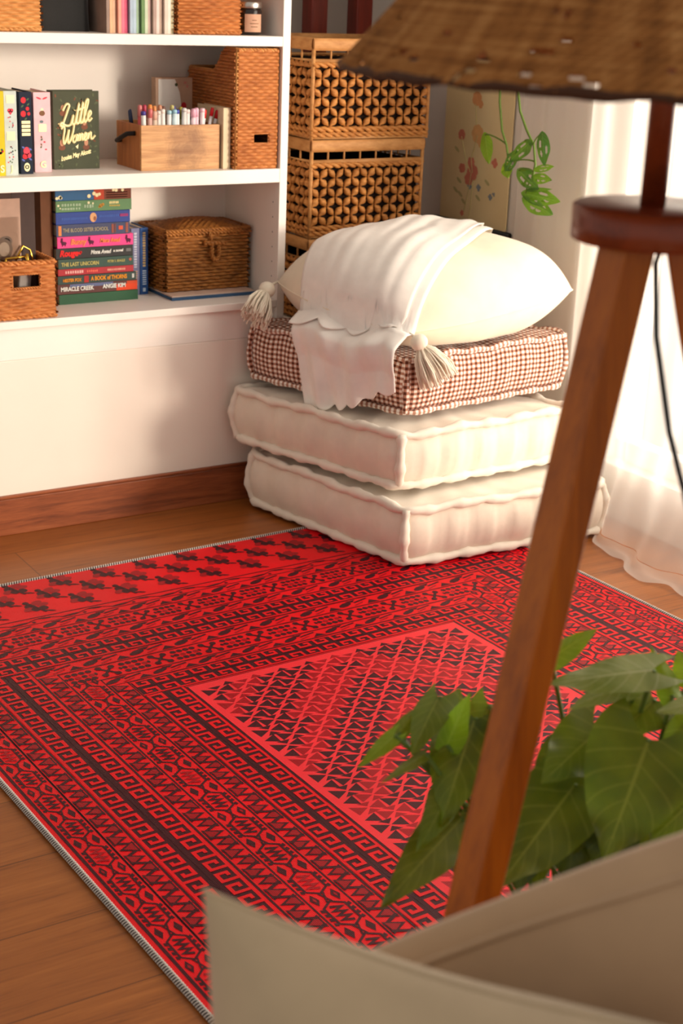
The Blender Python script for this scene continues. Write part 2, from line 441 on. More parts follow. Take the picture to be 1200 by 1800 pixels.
# ------------------------------------------------------------------ wicker helpers
def weave_panel(m, P0, U, V, N, nu, nv, amp=.0025, hole=None, mi=0, taper=None, clip=None):
    """woven wall: nu stakes along U, nv strands along V"""
    P0, U, V, N = Vector(P0), Vector(U), Vector(V), Vector(N).normalized()
    su, sv = 3, 4
    def P(i, j):
        s, t = i/su, j/sv; row = min(int(t), nv-1); fr = t-row
        d = amp*.62*math.cos(PI*s)*(1 if row % 2 else -1)+amp*1.45*math.sqrt(max(0, 1-(2*fr-1)**2))
        if fr < .01 or fr > .99: d = -amp*.75
        return P0+U*(s/nu)+V*(t/nv)+N*d
    def skip(i, j):
        a, b = (i+.5)/su/nu, (j+.5)/sv/nv
        if hole and hole[0] < a < hole[1] and hole[2] < b < hole[3]: return True
        if clip and clip(a, b): return True
        return False
    m.grid(P, nu*su, nv*sv, mi, skip=skip if (hole or clip) else None)
def braid(m, pts, r, pitch, mi=0, closed=False):
    """two strands twisted round a path"""
    pts = [Vector(p) for p in pts]; out = [[], []]; L = 0; res = []
    seq = pts+([pts[0]] if closed else [])
    for a, b in zip(seq[:-1], seq[1:]):
        n = max(2, int((b-a).length/(pitch/5)))
        for k in range(n): res.append((a+(b-a)*k/n, (b-a).normalized(), L+(b-a).length*k/n))
        L += (b-a).length
    for p, t, l in res:
        x = t.cross(Vector((0, 0, 1)))
        if x.length < .1: x = t.cross(Vector((0, 1, 0)))
        x.normalize(); y = t.cross(x); an = 2*PI*l/pitch
        for q in (0, 1):
            an2 = an+PI*q; out[q].append(p+r*.55*(x*math.cos(an2)+y*math.sin(an2)))
    for q in (0, 1): m.tube(out[q], r*.62, 6, mi, closed=closed)

def wicker_box(x0, x1, y0, y1, z0, z1, root, mat, stakes_x, stakes_y, rows, hole=None, amp=.0022, rim=.006, part='body'):
    m = MB()
    weave_panel(m, (x0, y0, z0), (x1-x0, 0, 0), (0, 0, z1-z0), (0, -1, 0), stakes_x, rows, amp, hole)
    weave_panel(m, (x1, y0, z0), (0, y1-y0, 0), (0, 0, z1-z0), (1, 0, 0), stakes_y, rows, amp)
    weave_panel(m, (x1, y1, z0), (x0-x1, 0, 0), (0, 0, z1-z0), (0, 1, 0), stakes_x, rows, amp)
    weave_panel(m, (x0, y1, z0), (0, y0-y1, 0), (0, 0, z1-z0), (-1, 0, 0), stakes_y, rows, amp)
    w = .004
    if not hole: m.box(x0+.001, x1-.001, y0+.001, y0+w, z0, z1)
    else:
        hx0, hx1 = x0+hole[0]*(x1-x0), x0+hole[1]*(x1-x0); hz0, hz1 = z0+hole[2]*(z1-z0), z0+hole[3]*(z1-z0)
        m.box(x0+.001, hx0, y0+.001, y0+w, z0, z1); m.box(hx1, x1-.001, y0+.001, y0+w, z0, z1)
        m.box(hx0, hx1, y0+.001, y0+w, z0, hz0); m.box(hx0, hx1, y0+.001, y0+w, hz1, z1)
    m.box(x0+.001, x0+w, y0+w, y1-w, z0, z1); m.box(x1-w, x1-.001, y0+w, y1-w, z0, z1)
    m.box(x0+.001, x1-.001, y1-w, y1-.001, z0, z1); m.box(x0+w, x1-w, y0+w, y1-w, z0, z0+w)
    ob = m.build(part, mat, root)
    ring = lambda z: [(x0, y0, z), (x1, y0, z), (x1, y1, z), (x0, y1, z)]
    b = MB(); braid(b, ring(z1-.001), rim, rim*4.2, closed=True); b.build('rim', mat, root)
    b = MB(); braid(b, ring(z0+rim*.9), rim*.9, rim*4.2, closed=True); b.build('base_braid', mat, root)
    if hole:
        b = MB(); braid(b, [(hx0, y0, hz0), (hx1, y0, hz0), (hx1, y0, hz1), (hx0, y0, hz1)], .0035, .014, closed=True)
        b.build('handle_opening_rim', mat, root)
    return ob

# ------------------------------------------------------------------ books
def upright_book(x0, x1, y0, dep, z0, z1, cover, label, group, art=None, page=True):
    t = thing('book', label, 'book', ((x0+x1)/2, y0+dep/2, z0), group)
    c = .0022; m = MB()
    m.box(x0, x1, y0, y0+c, z0, z1); m.box(x0, x0+c, y0+c, y0+dep, z0, z1); m.box(x1-c, x1, y0+c, y0+dep, z0, z1)
    m.build('cover', cover, t, smooth=False, bevel=.0008)
    MB().box(x0+c, x1-c, y0+c, y0+dep-.004, z0+.003, z1-.004).build('pages', MT['paper'], t, smooth=False)
    if art: art(t, x0, x1, y0, z0, z1)
    return t
def disc(m, x, y, z, rx, rz, mi=0, n=12, rot=0):
    m.add([(x+rx*math.cos(2*PI*k/n)*math.cos(rot)-rz*math.sin(2*PI*k/n)*math.sin(rot), y,
            z+rx*math.cos(2*PI*k/n)*math.sin(rot)+rz*math.sin(2*PI*k/n)*math.cos(rot)) for k in range(n)], [list(range(n))], mi)
G1 = 'clothbound books standing on the middle shelf'
Z1 = .912
pk = plain('rose_print', (214, 60, 80)); rd = plain('red_print', (196, 30, 44)); grn = plain('leaf_print', (70, 96, 60))
gd = MT['gold']; ltb = plain('pale_print', (196, 206, 200))
def art_pale(t, x0, x1, y0, z0, z1):
    xc = (x0+x1)/2; y = y0-.0004; m = MB()
    m.box(x0+.006, x1-.006, y0-.0008, y0, z1-.028, z1-.010, 0); m.box(x0+.005, x1-.006, y0-.0008, y0, z0+.084, z0+.104, 0)
    disc(m, xc-.003, y, z1-.045, .0045, .0045, 1); disc(m, xc+.003, y, z1-.045, .0045, .0045, 1)
    m.add([(xc-.007, y, z1-.047), (xc+.007, y, z1-.047), (xc, y, z1-.056)], [(0, 2, 1)], 1)
    for k in range(16): disc(m, R.uniform(x0+.006, x1-.006), y, R.uniform(z0+.03, z0+.075), .0018, .0018, R.choice((1, 2, 3)))
    for k in range(10): disc(m, R.uniform(x0+.006, x1-.006), y, R.uniform(z1-.085, z1-.06), .0016, .0016, R.choice((1, 2)))
    m.build('spine_print', [gd, pk, plain('slate_print', (110, 124, 130)), grn], t, smooth=False)
    lettering('J', .02, (xc-.003, y0-.0006, z0+.016), (1, 0, 0), (0, 0, 1), gd, t, 'spine_letter', bold=.0005)
upright_book(1.299, 1.331, 3.622, .13, Z1, Z1+.199, plain('pale_blue_cloth', (196, 206, 200), .8), 'pale blue book with a pink heart on its spine, on middle shelf', G1, art_pale)
def art_yel(t, x0, x1, y0, z0, z1):
    m = MB()
    for k in range(9): disc(m, R.uniform(x0+.006, x1-.004), y0-.0004, R.uniform(z0+.05, z0+.09), .003, .003, k % 2)
    m.build('spine_print', [rd, grn], t, smooth=False)
    lettering('S', .024, (x1-.014, y0-.0006, z0+.016), (1, 0, 0), (0, 0, 1), gd, t, 'spine_letter', bold=.0006)
upright_book(1.266, 1.2975, 3.618, .13, Z1, Z1+.199, plain('yellow_cloth', (214, 190, 40), .8), 'bright yellow book at the outer end of the middle shelf row', G1, art_yel)
def art_navy(t, x0, x1, y0, z0, z1):
    xc = (x0+x1)/2; y = y0-.0004; m = MB()
    for dx, dz, r in ((-.005, -.02, .0068), (-.006, -.052, .0068), (.005, -.04, .0045), (.008, -.052, .004)): disc(m, xc+dx, y, z1+dz, r, r*1.1, 0)
    for dx, dz in ((.006, -.018), (.007, -.03), (-.008, -.034), (0, -.064)): disc(m, xc+dx, y, z1+dz, .004, .002, 2, rot=.7)
    disc(m, xc, y, z0+.056, .0085, .0095, 1); disc(m, xc-.004, y, z0+.043, .007, .007, 0); disc(m, xc+.006, y, z0+.045, .006, .006, 1)
    for dx, dz in ((-.008, .064), (.009, .06), (.009, .036), (-.009, .034)): disc(m, xc+dx, y, z0+dz, .0045, .0022, 3, rot=-.6)
    for k in range(4): m.box(x0+.005, x1-.005, y0-.0008, y0, z0+.092+k*.0095, z0+.099+k*.0095, 4)
    m.build('spine_print', [rd, pk, grn, plain('blue_print', (90, 100, 170)), gd], t, smooth=False)
    m = MB(); disc(m, xc, y0-.0005, z0+.017, .0075, .0105, 0, 20); m.build('spine_emblem', gd, t, smooth=False)
    lettering('O', .013, (xc, y0-.0009, z0+.017), (1, 0, 0), (0, 0, 1), plain('navy_cloth', (30, 38, 54), .8), t, 'spine_letter', align='CENTER', bold=.0004)
upright_book(1.343, 1.3745, 3.637, .13, Z1, Z1+.196, plain('navy_cloth', (30, 38, 54), .8), 'navy book with red roses printed on its spine', G1, art_navy)
def art_pink(t, x0, x1, y0, z0, z1):
    xc = (x0+x1)/2; y = y0-.0004; m = MB()
    for s in (-1, 1): disc(m, xc+s*.008, y, z1-.014, .007, .0022, 0, rot=s*.35)
    disc(m, xc, y, z1-.050, .0075, .0065, 1); disc(m, xc, y, z1-.041, .004, .004, 5); disc(m, xc-.002, y, z1-.07, .005, .0035, 2)
    m.box(x0+.012, x1-.012, y0-.0008, y0, z0+.098, z0+.116, 3)
    for k in range(6): disc(m, xc+R.uniform(-.008, .008), y, z0+.055+k*.006, .003, .002, (0, 4, 1)[k % 3], rot=k)
    m.build('spine_print', [pk, plain('brown_print', (120, 80, 50)), plain('slate_print', (110, 124, 130)), gd, grn, plain('cream_print', (236, 222, 190))], t, smooth=False)
    lettering('G', .022, (xc, y0-.0006, z0+.018), (1, 0, 0), (0, 0, 1), gd, t, 'spine_letter', align='CENTER', bold=.0006)
upright_book(1.390, 1.434, 3.666, .13, Z1, Z1+.192, plain('pink_cloth', (232, 190, 196), .8), 'pale pink book beside the dark green face-out book', G1, art_pink)
# face-out dark green book
t = thing('book', 'dark green book shown cover-out, gold script title Little Women', 'book', (1.516, 3.724, Z1), G1)
gc = plain('dark_green_cloth', (74, 78, 60), .75); y0, y1 = 3.702, 3.744; x0, x1 = 1.4545, 1.5775; z1 = Z1+.192
m = MB(); m.box(x0, x1, y0, y0+.0025, Z1, z1); m.box(x0, x1, y1-.0025, y1, Z1, z1); m.box(x0, x0+.0025, y0+.0025, y1-.0025, Z1, z1)
m.build('cover', gc, t, smooth=False, bevel=.0008)
MB().box(x0+.0025, x1-.004, y0+.0025, y1-.0025, Z1+.003, z1-.004).build('pages', MT['paper'], t, smooth=False)
m = MB(); skin = plain('blush_print', (196, 140, 110)); moss = plain('moss_print', (92, 102, 70))
for k in range(70):
    disc(m, R.uniform(x0+.004, x1-.004), y0-.0003, R.uniform(Z1+.006, z1-.006), .0045, .002, R.choice((0, 0, 0, 1)), 8, rot=R.uniform(0, 3))
for dx, dz in ((.026, .15), (.022, .066), (.087, .066), (.083, .116)):
    disc(m, x0+dx, y0-.0005, Z1+dz, .0055, .0085, 2); disc(m, x0+dx, y0-.0004, Z1+dz-.012, .009, .007, 1)
m.build('cover_print', [moss, plain('rust_print', (122, 70, 46)), skin], t, smooth=False)
sl = Vector((1, 0, .22)); up = Vector((-.1, 0, 1))
def script(strokes, ox, oz, k, rad, nm):
    m = MB()
    for st in strokes:
        P = [Vector((a, b)) for a, b in st]; out = []
        for i in range(len(P)-1):
            p0, p1, p2, p3 = P[max(i-1, 0)], P[i], P[i+1], P[min(i+2, len(P)-1)]
            for q in range(6):
                f = q/6; out.append(.5*((2*p1)+(p2-p0)*f+(2*p0-5*p1+4*p2-p3)*f*f+(3*p1-p0-3*p2+p3)*f**3))
        out.append(P[-1])
        m.tube([(x0+ox+(p.x+.12*p.y)*k, y0-.0014, Z1+oz+(p.y+.17*p.x)*k) for p in out], rad, 7)
    return m.build(nm, gd, t)
script([[(.05, .75), (.2, 1.02), (.36, .95), (.3, .7), (.18, .3), (.1, .04), (0, .1), (.06, .2), (.25, .05), (.45, 0), (.55, .12), (.62, .45), (.6, .1), (.68, .02), (.76, .15), (.86, .95), (.8, .15), (.87, .02), (.96, .15), (1.06, .97), (1.0, .15), (1.07, .02), (1.16, .15), (1.32, .93), (1.25, 1.05), (1.18, .8), (1.2, .1), (1.28, .02), (1.36, .15), (1.52, .36), (1.45, .5), (1.37, .3), (1.45, .03), (1.6, .15)],
        [(.74, .62), (1.2, .72)], [(.655, .66), (.67, .68)]], .017,   .104, .053, .0034, 'title_lettering')
script([[(0, .85), (.12, 1.0), (.2, .8), (.18, .3), (.26, .02), (.4, .4), (.46, .75), (.45, .2), (.54, .02), (.7, .5), (.74, .95)],
        [(.92, .36), (.80, .34), (.75, .12), (.84, 0), (.95, .14), (.92, .36), (1.02, .34), (1.03, .02)], [(1.03, .02), (1.06, .3), (1.14, .38), (1.16, .02), (1.19, .3), (1.28, .38), (1.3, .05), (1.38, .1), (1.52, .28), (1.46, .4), (1.38, .2), (1.48, 0), (1.6, .14), (1.63, .38), (1.64, .02), (1.69, .3), (1.79, .36), (1.82, .05), (1.92, 0), (2.06, .16)]], .015,   .060, .046, .0031, 'title_lettering')
lettering('Louisa May Alcott', .0155, (x0+.018, y0-.0010, Z1+.026), sl, up, gd, t, 'author_lettering', shear=.3, bold=.0005, sx=.72)
m = MB(); m.add([(x0+.058, y0-.0008, Z1+.056), (x0+.066, y0-.0008, Z1+.062), (x0+.064, y0-.0008, Z1+.050)], [(0, 1, 2)])
for a, b, c, d in ((.012, .112, .030, .118), (.04, .108, .062, .112), (.022, .03, .028, .022)):
    m.tube([(x0+a, y0-.001, Z1+b), (x0+c, y0-.001, Z1+d)], .0014, 6)
m.build('gold_flourish', gd, t, smooth=False)

# stack of eleven books on the bottom shelf
G2 = 'books lying in the tall stack on the bottom shelf'
ZB = .560
def flat_book(x0, x1, z0, z1, y0, dep, cover, label, art=None):
    t = thing('book', label, 'book', ((x0+x1)/2, y0+dep/2, z0), G2); c = .0015
    m = MB(); m.box(x0, x1, y0, y0+.002, z0, z1); m.box(x0, x1, y0+.002, y0+dep, z0, z0+c); m.box(x0, x1, y0+.002, y0+dep, z1-c, z1)
    m.build('cover', cover, t, smooth=False, bevel=.0009)
    MB().box(x0+.004, x1-.004, y0+.002, y0+dep-.004, z0+c, z1-c).build('pages', MT['paper'], t, smooth=False)
    if art: art(t, x0, x1, z0, z1, y0)
    return t
UX, UZ = (1, 0, 0), (0, 0, 1)
def T(t, s, x, z, size, y, col, name='title_lettering', bold=.0003, shear=0, sx=1):
    lettering(s, size, (x, y-.0006, z), UX, UZ, plain('ink_%d_%d_%d' % col, col), t, name, bold=bold, shear=shear, sx=sx)
def patches(t, y, rects, name='spine_print'):
    m = MB(); ms = []; names = {}
    for x0, x1, z0, z1, c in rects:
        if c not in names: names[c] = len(ms); ms.append(plain('ink_%d_%d_%d' % c, c))
        m.box(x0, x1, y-.0007, y, z0, z1, names[c])
    m.build(name, ms, t, smooth=False)
def dashes(x0, x1, z, h, c, n):
    out = []; w = (x1-x0)/n
    for k in range(n): out.append((x0+k*w, x0+k*w+w*R.uniform(.55, .8), z-h/2*R.uniform(.75, 1), z+h/2*R.uniform(.8, 1), c))
    return out
def dots(t, y, pts, c, name='gilt_spots'):
    m = MB()
    for x, z, r in pts: disc(m, x, y-.0008, z, r, r)
    m.build(name, plain('ink_%d_%d_%d' % c, c), t, smooth=False)
YS = 3.728
W1 = (226, 226, 220); GLD = (226, 196, 120)
def a11(t, x0, x1, z0, z1, y): pass
def a10(t, x0, x1, z0, z1, y):
    zc = (z0+z1)/2
    patches(t, y, [(x0+.034, x1-.07, zc+.004, z1-.001, (96, 104, 140)), (x1-.06, x1, z0+.001, zc+.004, (214, 66, 26)), (x1-.03, x1, zc+.004, z1-.002, (200, 70, 34))])
    T(t, 'MIRACLE CREEK', x0+.008, zc, .0155, y-.0006, W1, bold=.0004, sx=.82); T(t, 'ANGIE KIM', x0+.126, zc+.001, .0155, y-.0006, W1, 'author_lettering', .0004, sx=.86)
def a9(t, x0, x1, z0, z1, y):
    zc = (z0+z1)/2; o = (232, 150, 30)
    patches(t, y, [(x0+.073, x0+.086, z0+.002, z1-.002, (170, 40, 36)), (x1-.012, x1-.006, zc-.005, zc+.006, (200, 200, 196))])
    T(t, 'HESTER FOX', x0+.014, zc-.001, .0115, y, o, 'author_lettering', sx=.78); T(t, 'A BOOK of THORNS', x0+.092, zc, .0155, y, o, bold=.0004, sx=.72)
def a8(t, x0, x1, z0, z1, y):
    zc = (z0+z1)/2
    patches(t, y, dashes(x0+.02, x0+.072, zc, .008, (226, 176, 170), 8)+dashes(x0+.08, x0+.112, zc, .006, (236, 110, 90), 6)+dashes(x0+.138, x0+.19, zc, .006, (224, 160, 140), 11))
def a7(t, x0, x1, z0, z1, y):
    zc = (z0+z1)/2; c = (196, 186, 110)
    T(t, 'THE LAST UNICORN', x0+.008, zc-.001, .0135, y, c, sx=.84); T(t, 'PETER S. BEAGLE', x0+.137, zc+.001, .009, y, c, 'author_lettering', .0001, sx=.75)
    dots(t, y, [(x1-.009, zc+.003, .004)], (176, 90, 70))
def a6(t, x0, x1, z0, z1, y):
    zc = (z0+z1)/2
    T(t, 'Rouge', x0+.010, zc, .022, y, (226, 30, 30), bold=.001, shear=.2, sx=.9); T(t, 'Mona Awad', x0+.096, zc, .0145, y, W1, 'author_lettering', .0005, .25, .8)
    T(t, 'a novel', x0+.160, zc+.001, .0095, y, W1, 'subtitle_lettering', .0004, .2); dots(t, y, [(x0+.066, zc, .004), (x0+.069, zc+.002, .003)], (226, 30, 30), 'rose_print')
    patches(t, y, [(x1-.020, x1-.006, zc-.003, zc+.005, (110, 110, 110))])
def a5(t, x0, x1, z0, z1, y):
    zc = (z0+z1)/2; o = (240, 140, 80); d = (90, 20, 60)
    T(t, 'Bunny', x0+.036, zc, .020, y, o, bold=.0006, shear=.2, sx=.86); T(t, 'Mona Awad', x0+.118, zc, .016, y, o, 'author_lettering', .0004, .2, .72)
    m = MB()
    for bx in (x0+.018, x0+.094, x1-.014):
        disc(m, bx, y-.0008, zc-.002, .0075, .0048); disc(m, bx-.006, y-.0008, zc+.003, .0035, .0035)
        for q in (-.007, -.004): disc(m, bx+q, y-.0008, zc+.0085, .0012, .0042)
        for q in (-.004, .004): disc(m, bx+q, y-.0008, zc-.007, .0012, .003)
    m.build('spine_print', plain('ink_plum', d), t, smooth=False)
def a4(t, x0, x1, z0, z1, y):
    zc = (z0+z1)/2
    patches(t, y, [(x0+.006, x0+.014, z0+.003, z1-.003, (224, 140, 80)), (x1-.052, x1-.046, z0+.004, z1-.004, (150, 80, 60)), (x1-.044, x1-.040, z0+.004, z1-.004, (120, 70, 60)),
                   (x1-.032, x1-.020, zc-.004, zc+.006, (214, 90, 60)), (x1-.012, x1-.005, z0+.003, z1-.002, (150, 84, 70))])
    T(t, 'THE BLOOD SISTER SCHOOL', x0+.018, zc, .0135, y, (178, 168, 140), bold=.0002, sx=.72)
def a3(t, x0, x1, z0, z1, y):
    zc = (z0+z1)/2; m = MB()
    disc(m, x0+.103, y-.0008, zc, .0095, .0125); m.build('portrait_print', plain('ink_peach', (222, 170, 120)), t, smooth=False)
    m = MB(); disc(m, x0+.107, y-.001, zc-.003, .004, .006); m.build('portrait_shade', plain('ink_tan', (150, 90, 60)), t, smooth=False)
    patches(t, y, dashes(x0+.016, x0+.088, zc-.001, .006, (66, 100, 178), 14)+dashes(x0+.12, x0+.176, zc+.002, .006, (66, 100, 178), 11)+[(x1-.029, x1-.006, zc-.001, zc+.006, (150, 50, 110))])
def a2(t, x0, x1, z0, z1, y):
    zc = (z0+z1)/2
    patches(t, y, dashes(x0+.016, x0+.07, zc+.004, .007, (164, 190, 160), 7)+dashes(x0+.016, x0+.07, zc-.006, .006, (164, 190, 160), 7)+dashes(x0+.078, x0+.106, zc-.001, .009, (164, 190, 160), 4)
            + dashes(x0+.148, x0+.176, zc+.006, .007, (238, 226, 160), 6)+dashes(x0+.148, x0+.178, zc-.002, .004, (214, 186, 90), 9))
    dots(t, y, [(x0+.007, zc+.003, .003), (x0+.012, zc-.004, .002), (x0+.09, zc+.008, .0035), (x0+.102, zc+.006, .0025)], (238, 232, 190))
    dots(t, y, [(x0+.124, zc-.001, .005), (x0+.13, zc+.002, .004), (x0+.120, zc-.004, .003)], (184, 136, 50), 'bee_print')
def a1(t, x0, x1, z0, z1, y):
    zc = (z0+z1)/2
    patches(t, y, [(x0+.106, x0+.134, z0, z1, (190, 70, 40)), (x0+.134, x1, z0, z1, (118, 62, 40))]+[(x0+.14, x0+.2, z0+.004+k*.006, z0+.006+k*.006, (170, 90, 50)) for k in range(3)])
    dots(t, y-.0004, [(x0+.004, z0+.007, .004), (x0+.012, z0+.009, .005), (x0+.015, z0+.008, .004), (x0+.092, z0+.010, .005), (x0+.106, z0+.016, .005), (x0+.114, z0+.012, .005),
                   (x0+.121, z0+.014, .004), (x0+.16, z1-.004, .004), (x0+.168, z1-.005, .0045), (x0+.186, z1-.005, .004)], (250, 240, 190))
stk = [(.5600, .5865, 1.4695, 1.694, (24, 78, 46), 'plain green book at the very bottom of the stack', a11),
       (.5865, .6135, 1.4665, 1.692, (86, 40, 36), 'maroon and orange book titled Miracle Creek, second from the stack bottom', a10),
       (.6135, .6355, 1.4665, 1.688, (38, 62, 56), 'dark green book with orange Book of Thorns title', a9),
       (.6355, .6530, 1.4690, 1.682, (170, 32, 44), 'thin red book in the stack under the Last Unicorn', a8),
       (.6530, .6790, 1.4695, 1.681, (44, 74, 64), 'dark teal book titled The Last Unicorn', a7),
       (.6790, .7075, 1.4640, 1.681, (34, 33, 34), 'black book with red Rouge title', a6),
       (.7075, .7375, 1.4680, 1.681, (236, 64, 140), 'hot pink book titled Bunny', a5),
       (.7375, .7690, 1.4655, 1.671, (58, 66, 100), 'slate blue book with an orange bar, above the hot pink book', a4),
       (.7690, .8000, 1.4650, 1.672, (28, 62, 146), 'royal blue book with a small portrait on its spine', a3),
       (.8000, .8290, 1.4660, 1.677, (92, 136, 88), 'light green book, second from the stack top', a2),
       (.8290, .8570, 1.4655, 1.676, (24, 92, 142), 'teal, red and brown book on top of the stack', a1)]
for z0, z1, x0, x1, c, lb, art in stk:
    flat_book(x0, x1, z0, z1-.0004, YS+R.uniform(-.002, .003), .140, plain('cover_%d_%d_%d' % c, c, .5, .35), lb, art)
o = MB().box(1.430, 1.4615, 3.742, 3.872, ZB, ZB+.300).build('cardboard_folder', plain('brown_board', (112, 74, 50), .8), smooth=False, bevel=.001)
tag(o, 'brown cardboard folder standing at the left end of the book stack', 'folder')
# two upright paperbacks right of the stack
def art_v(c1, c2):
    def f(t, x0, x1, y0, z0, z1):
        xc = (x0+x1)/2; rects = []
        z = z1-.012
        while z > z0+.075: h = R.uniform(.003, .006); rects.append((xc-.004, xc+.004, z-h, z, c1)); z -= h+.0025
        z = z0+.066
        while z > z0+.024: rects.append((xc-.005, xc+.006, z-.003, z, c2)); z -= .006
        rects.append((xc-.004, xc+.004, z0+.008, z0+.018, c2)); patches(t, y0, rects, 'spine_lettering')
    return f
upright_book(1.6975, 1.722, 3.778, .105, ZB, ZB+.181, plain('lavender_cover', (120, 126, 164), .5), 'lavender paperback standing tight beside the book stack', 'paperbacks standing beside the stack', art_v((206, 210, 226), (206, 170, 130)))
upright_book(1.7235, 1.747, 3.778, .105, ZB, ZB+.181, plain('bright_blue_cover', (24, 72, 136), .5), 'bright blue paperback standing between book stack and square basket', 'paperbacks standing beside the stack', art_v((202, 176, 110), (180, 200, 220)))

# blue notebook under the square basket
t = thing('notebook', 'thin blue notebook lying under the square lidded basket', 'notebook', (1.87, 3.76, ZB))
MB().box(1.766, 2.02, 3.668, 3.86, ZB, ZB+.0085).build('cover', plain('denim_cover', (52, 84, 120), .6), t, smooth=False, bevel=.001)
MB().box(1.768, 2.018, 3.672, 3.858, ZB+.0085, ZB+.012).build('pages', plain('blush_paper', (214, 186, 168), .8), t, smooth=False)

# square seagrass basket with lid
t = thing('lidded_basket', 'square brown seagrass basket with a loop-tied lid', 'basket', (1.90, 3.80, ZB+.012))
bx0, bx1, by0, by1, bz0, bz1 = 1.776, 2.022, 3.725, 3.878, ZB+.012, ZB+.165
wicker_box(bx0, bx1, by0, by1, bz0, bz1, t, MT['seagrass'], 13, 8, 17, amp=.0055, rim=.006)
m = MB()
def lidP(i, j):
    u, v = i/28, j/18
    zz = bz1+.010+.022*(1-abs(2*u-1)**2.4)*(1-abs(2*v-1)**2.4)+.0025*math.cos(PI*i)*math.cos(PI*j)
    return (bx0-.006+u*(bx1-bx0+.012), by0-.007+v*(by1-by0+.010), zz)
m.grid(lidP, 28, 18)
for r0, dz in ((.006, .004), (.006, .012)):
    ring = [(bx0-.005, by0-.006, bz1+dz), (bx1+.004, by0-.006, bz1+dz), (bx1+.004, by1+.002, bz1+dz), (bx0-.005, by1+.002, bz1+dz)]
    braid(m, ring, r0, .022, closed=True)
lid = m.build('lid', MT['seagrass'], t)
m = MB(); cx = 1.905; yy = by0-.010
braid(m, [(cx-.006, yy+.004, bz1+.016), (cx-.004, yy-.004, bz1-.002), (cx, yy-.006, bz1-.02)], .0045, .016)
braid(m, [(cx-.022, yy-.003, bz1-.022), (cx+.040, yy-.003, bz1-.025)], .0075, .022)
braid(m, [(cx+.002, yy-.004, bz1-.022), (cx-.002, yy-.008, bz1-.055), (cx+.010, yy-.010, bz1-.074), (cx+.022, yy-.008, bz1-.055), (cx+.020, yy-.004, bz1-.026)], .0062, .018)
m.build('toggle_loop', MT['seagrass'], t)

# wicker storage basket (left) with contents
t = thing('wicker_basket', 'open rattan basket with handle slot, beside the tall book stack', 'basket', (1.28, 3.68, ZB))
wicker_box(1.115, 1.408, 3.600, 3.735, ZB, ZB+.142, t, MT['rattan'], 15, 7, 17, hole=(.62, .87, .55, .80), amp=.0042, rim=.0066)
# stamp pack, cards, clips inside
t = thing('stamp_set', 'clear pack of rubber stamps standing upright in the rattan basket', 'stamp set', (1.27, 3.675, ZB+.006))
MB().box(1.16, 1.350, 3.672, 3.6745, ZB+.006, ZB+.289).build('backing_card', plain('kraft_card', (176, 146, 128), .7), t, smooth=False)
m = MB()
for k in range(9):
    disc(m, R.uniform(1.20, 1.32), 3.6712, R.uniform(ZB+.10, ZB+.19), R.uniform(.008, .018), R.uniform(.008, .02), k % 2, 14)
disc(m, 1.305, 3.6705, ZB+.165, .022, .026, 0, 18); disc(m, 1.305, 3.670, ZB+.165, .014, .018, 1, 18)
m.build('stamp_print', [plain('grey_ink', (120, 104, 94)), plain('pale_ink', (186, 170, 156))], t, smooth=False)
MB().box(1.165, 1.345, 3.6655, 3.6695, ZB+.02, ZB+.245).build('clear_sleeve', MT['clear'], t, smooth=False, bevel=.002)
cards = [(1.365, 1.395, 3.690, 3.692, .30, (70, 54, 50), 'dark photo card leaning upright in the rattan basket'),
         (1.372, 1.398, 3.700, 3.702, .272, (150, 128, 114), 'taupe card with a folded corner in the rattan basket'),
         (1.378, 1.399, 3.712, 3.714, .246, (214, 196, 182), 'cream envelope in the rattan basket, next to the orange card'),
         (1.352, 1.3995, 3.722, 3.724, .252, (184, 92, 30), 'orange card at the back of the rattan basket')]
for x0, x1, y0, y1, h, c, lb in cards:
    o = MB().box(x0-.03, x1, y0, y1, ZB+.006, ZB+h).build('card', plain('card_%d_%d_%d' % c, c, .7), smooth=False, bevel=.0005)
    tag(o, lb, 'card', 'cards standing in the rattan basket')
o = MB(); o.tube([(1.33, 3.66, ZB+.137), (1.352, 3.665, ZB+.172), (1.372, 3.67, ZB+.160), (1.374, 3.655, ZB+.133)], .003, 8)
o.tube([(1.30, 3.645, ZB+.145), (1.36, 3.65, ZB+.148)], .0035, 8); o.tube([(1.296, 3.645, ZB+.12), (1.30, 3.645, ZB+.147)], .003, 8)
o.box(1.343, 1.350, 3.618, 3.624, ZB+.118, ZB+.160); o.tube([(1.346, 3.625, ZB+.125), (1.35, 3.66, ZB+.02)], .003, 6)
tag(o.build('binder_clip', MT['gold_metal']), 'shiny gold wire clip sticking out of the rattan basket', 'clip')
for k, (xx, sl) in enumerate(((1.300, -.012), (1.318, .012))):
    o = MB().box(xx, xx+.012+.02*k, 3.618+.01*k, 3.63+.01*k, ZB+.008, ZB+.115, rot=Matrix.Rotation(sl*8, 3, 'Y'), piv=Vector((xx, 3.62, ZB+.01)))
    tag(o.build('washi_roll', plain('grey_wrap', (150, 140, 134) if k else (198, 188, 178), .5), smooth=False, bevel=.003),
        ('silver-grey' if k else 'pale') + ' wrapped packet seen through the basket handle slot', 'packet')

